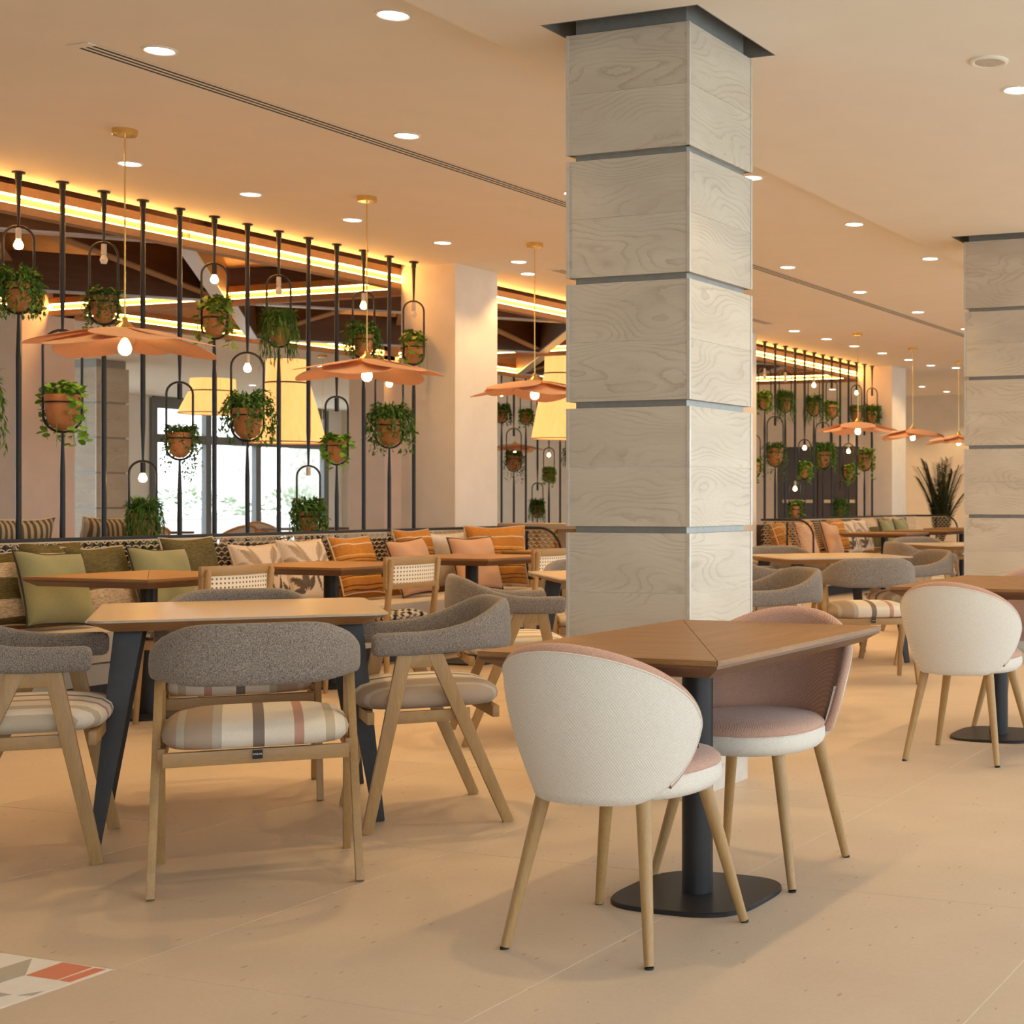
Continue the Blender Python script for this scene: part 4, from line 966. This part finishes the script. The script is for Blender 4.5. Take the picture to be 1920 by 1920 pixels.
# ------------------------------------------------------------------ cane chairs
cane0 = None
def cane_chair(x, y, face, label, patt='chev'):
    global cane0
    rz = R(face-90)
    if cane0: return dup(cane0, label, (x,y,0), rz)
    t = thing('cane_chair', label, 'chair', (x,y,0), rz, 'cane-backed oak chairs'); cane0 = t
    for s in (-1,1):
        MB().tube([(s*.215,-.235,0),(s*.212,-.225,.42),(s*.215,-.265,.785),(s*.215,-.267,.80)], [.014,.019,.017,.010], 12).build('leg', M['legz'], t)
        MB().tube([(s*.215,.215,0),(s*.205,.19,.415)], [.013,.019], 12).build('leg', M['legz'], t)
        MB().bar((s*.205,-.20,.405),(s*.205,.19,.405), .022,.045).build('side_rail', M['legx'], t, bev=.003)
    MB().bar((-.205,.19,.405),(.205,.19,.405), .022,.045).build('front_rail', M['legx'], t, bev=.003); MB().bar((-.205,-.215,.405),(.205,-.215,.405), .022,.045).build('rear_rail', M['legx'], t, bev=.003)
    cv = lambda x_: -.235 - .045*(1-(x_/.24)**2)
    def piece(x0, x1, z0, z1, th=.022):
        m = MB(); K = 10; rings = []
        for k in range(K+1):
            xx = x0 + (x1-x0)*k/K; c_ = cv(xx); rings.append([(xx,c_-th/2,z0),(xx,c_+th/2,z0),(xx,c_+th/2-.03*(z1-z0),z1),(xx,c_-th/2-.03*(z1-z0),z1)])
        m.loft(rings); return m
    fr = piece(-.24,.24,.765,.815).build('top_rail', M['legx'], t, smooth=40, bev=.004)
    piece(-.24,.24,.625,.660).build('back_rail', M['legx'], t, smooth=40, bev=.004)
    piece(-.24,-.195,.660,.765).build('stile', M['legx'], t, smooth=40); piece(.195,.24,.660,.765).build('stile', M['legx'], t, smooth=40)
    piece(-.196,.196,.659,.766,.006).build('cane_panel', M['cane'], t, smooth=40)
    me = cushion_mesh(.43,.42,.075,44,chevron); me.materials.append(M['print_']); o = link('seat_cushion', me, None, t); o.location = (0,-.01,.452)
    return t
cane_chair(-6.12, 6.08, 180, 'cane-backed oak chair behind the grey armchair on the left')
cane_chair(-6.08, 7.42, 180, 'cane-backed oak chair with black and white patterned seat, middle of the row')
cane_chair(-6.08, 8.92, 180, 'cane-backed oak chair cut off by the front clad column')
cane_chair(-6.1, 18.75, 180, 'cane-backed oak chair at the far banquette, left of two')
cane_chair(-6.1, 20.3, 180, 'cane-backed oak chair at the far banquette, right of two')

# ------------------------------------------------------------------ far room seen through the screens
t = thing('sideboard', 'wooden sideboard with pale top behind the screen at the left', 'sideboard', (-15.6, 12.2, 0), 0)
MB().box(-.25,.25,-1.0,1.0,0,.86).build('body', M['oakd'], t, smooth=0); MB().box(-.28,.28,-1.03,1.03,.86,.90).build('top', M['twhite'], t, smooth=0)
for s in (-.66, 0, .66): MB().box(.25,.262,s-.32,s+.32,.06,.84).build('door', M['oakd'], t, smooth=0, bev=.003)
rat0 = None
def rattan(x, y, face, label):
    global rat0
    rz = R(face-90)
    if rat0: return dup(rat0, label, (x,y,0), rz)
    t = thing('rattan_chair', label, 'chair', (x,y,0), rz, 'rattan chairs in the far room'); rat0 = t
    pts = [(-.26,.18,.62),(-.28,-.05,.66)] + [(-.28*math.cos(PI*k/12), -.08-.2*math.sin(PI*k/12), .68+.14*math.sin(PI*k/12)) for k in range(13)] + [(.28,-.05,.66),(.26,.18,.62)]
    MB().tube(pts, .017, 8).build('back_hoop', M['rattan'], t)
    MB().tube([(p[0]*.93, p[1]*.93, p[2]-.10) for p in pts[2:-2]], .012, 8).build('lower_hoop', M['rattan'], t)
    m = MB(); m.loft([[(p[0]*.96,p[1]*.96,p[2]-.01) for p in pts[2:-2]], [(p[0]*.93,p[1]*.93,.46) for p in pts[2:-2]]], cap=False, close=False); m.build('back_weave', M['pale'], t)
    rr = lambda i, z: [(a, b, z) for a, b in sell(.52-2*i, .48-2*i, 28, 3)]
    MB().loft([rr(.02,.40), rr(0,.42), rr(0,.455), rr(.03,.475)]).build('seat', M['pale'], t)
    for sx in (-1,1):
        for sy in (-1,1): MB().tube([(sx*.23,sy*.2,.42),(sx*.25,sy*.22,0)], .014, 8).build('leg', M['rattan'], t)
    return t
for i, (x, y, f) in enumerate(((-14.6, 13.6, 180), (-14.6, 15.0, 180), (-14.6, 16.3, 180), (-14.4, 18.4, 180), (-16.2, 15.0, 0), (-16.2, 17.4, 0))):
    rattan(x, y, f, 'rattan chair glimpsed over the rail of the near screen, %s from the left' % ORD[i])
for i, y in enumerate((14.3, 17.3)):
    t = thing('far_table', 'dark topped table in the far room, %s behind the screen' % ORD[i], 'table', (-15.4, y, 0), 0, 'tables in the far room')
    MB().box(-.4,.4,-.5,.5,.72,.75).build('table_top', M['walnutd'], t, smooth=0); MB().tube([(0,0,.72),(0,0,.01)], .04, 12).build('pedestal', M['black'], t); MB().lathe([(.24,0),(.24,.012)], 24).build('base_plate', M['black'], t)
# wood-topped ledge behind the banquette return
t = thing('wood_ledge', 'pale wood ledge on posts just behind the end of the near banquette', 'ledge', (-7.35, 11.25, 0), 0)
MB().box(-.62,.68,-.17,.17,.90,.945).build('top', M['oak'], t, smooth=0)
for s in (-.55,.6): MB().box(s-.03,s+.03,-.12,.12,0,.90).build('post', M['oakd'], t, smooth=0)
MB().box(-.52,.57,-.015,.015,.05,.90).build('panel', M['panel'], t, smooth=0)

# ------------------------------------------------------------------ outside, beyond the far windows
gr = MB().box(-140, XW-.31, -60, 120, -.3, -.12).build('ground', M['dirt'], smooth=0); struct(gr)
gr = MB().box(XE+.31, 60, -60, 90, -.3, -.12).build('ground', M['dirt'], smooth=0); struct(gr)
gr = MB().box(XW-.31, XE+.31, -60, Y0-.21, -.3, -.12).build('ground', M['dirt'], smooth=0); struct(gr)
rg = random.Random(5)
for i, (x, y, h, r) in enumerate(((-36, 27, 9, .38), (-36, 40, 10, .45), (-50, 41, 9, .36), (-58, 60, 11, .4))):
    t = thing('tree', 'pale tree trunk beyond the far window, %s from nearest' % ORD[i], 'tree', (x,y,-.12), 0, 'trees beyond the window')
    MB().tube([(0,0,0),(.1,.05,h*.3),(.0,.2,h*.6),(.2,.1,h)], [r*1.2, r, r*.8, r*.4], 12).build('trunk', M['bark'], t)
    m = MB()
    for k in range(420):
        p = Vector((rg.gauss(0,1.6), rg.gauss(0,1.6), h*.95 + rg.gauss(0,1.1))); add_leaf(m, p, (rg.uniform(-1,1), rg.uniform(-1,1), rg.uniform(-1,.5)), rg.uniform(.3,.6), 'small', rg)
    o = m.build('crown', M['hedge'], t, smooth=0, fix=False); o['kind'] = 'stuff'
t = thing('garden_wall', 'low pale garden wall beyond the far window', 'wall', (-32, 34, -.12), 0); MB().box(-.15,.15,-14,14,0,.75).build('stone_body', M['stone'], t, smooth=0); MB().box(-.2,.2,-14,14,.75,.82).build('coping', M['stone'], t, smooth=0)
for i in range(5):
    t = thing('garden_bush', 'rounded bush behind the low garden wall, %s along it' % ORD[i], 'bush', (-34, 25+4.2*i, -.12), 0, 'bushes beyond the window'); m = MB()
    for k in range(500):
        a = rg.uniform(0,2*PI); e = rg.uniform(-.2,1); q = math.sqrt(max(0,1-e*e)); p = Vector((1.2*q*math.cos(a), 1.8*q*math.sin(a), .5+1.0*e)); add_leaf(m, p, (p.x, p.y, rg.uniform(-.3,1)), rg.uniform(.15,.3), 'small', rg)
    o = m.build('foliage', M['hedge'], t, smooth=0, fix=False); o['kind'] = 'stuff'
print('tiles', nt_)
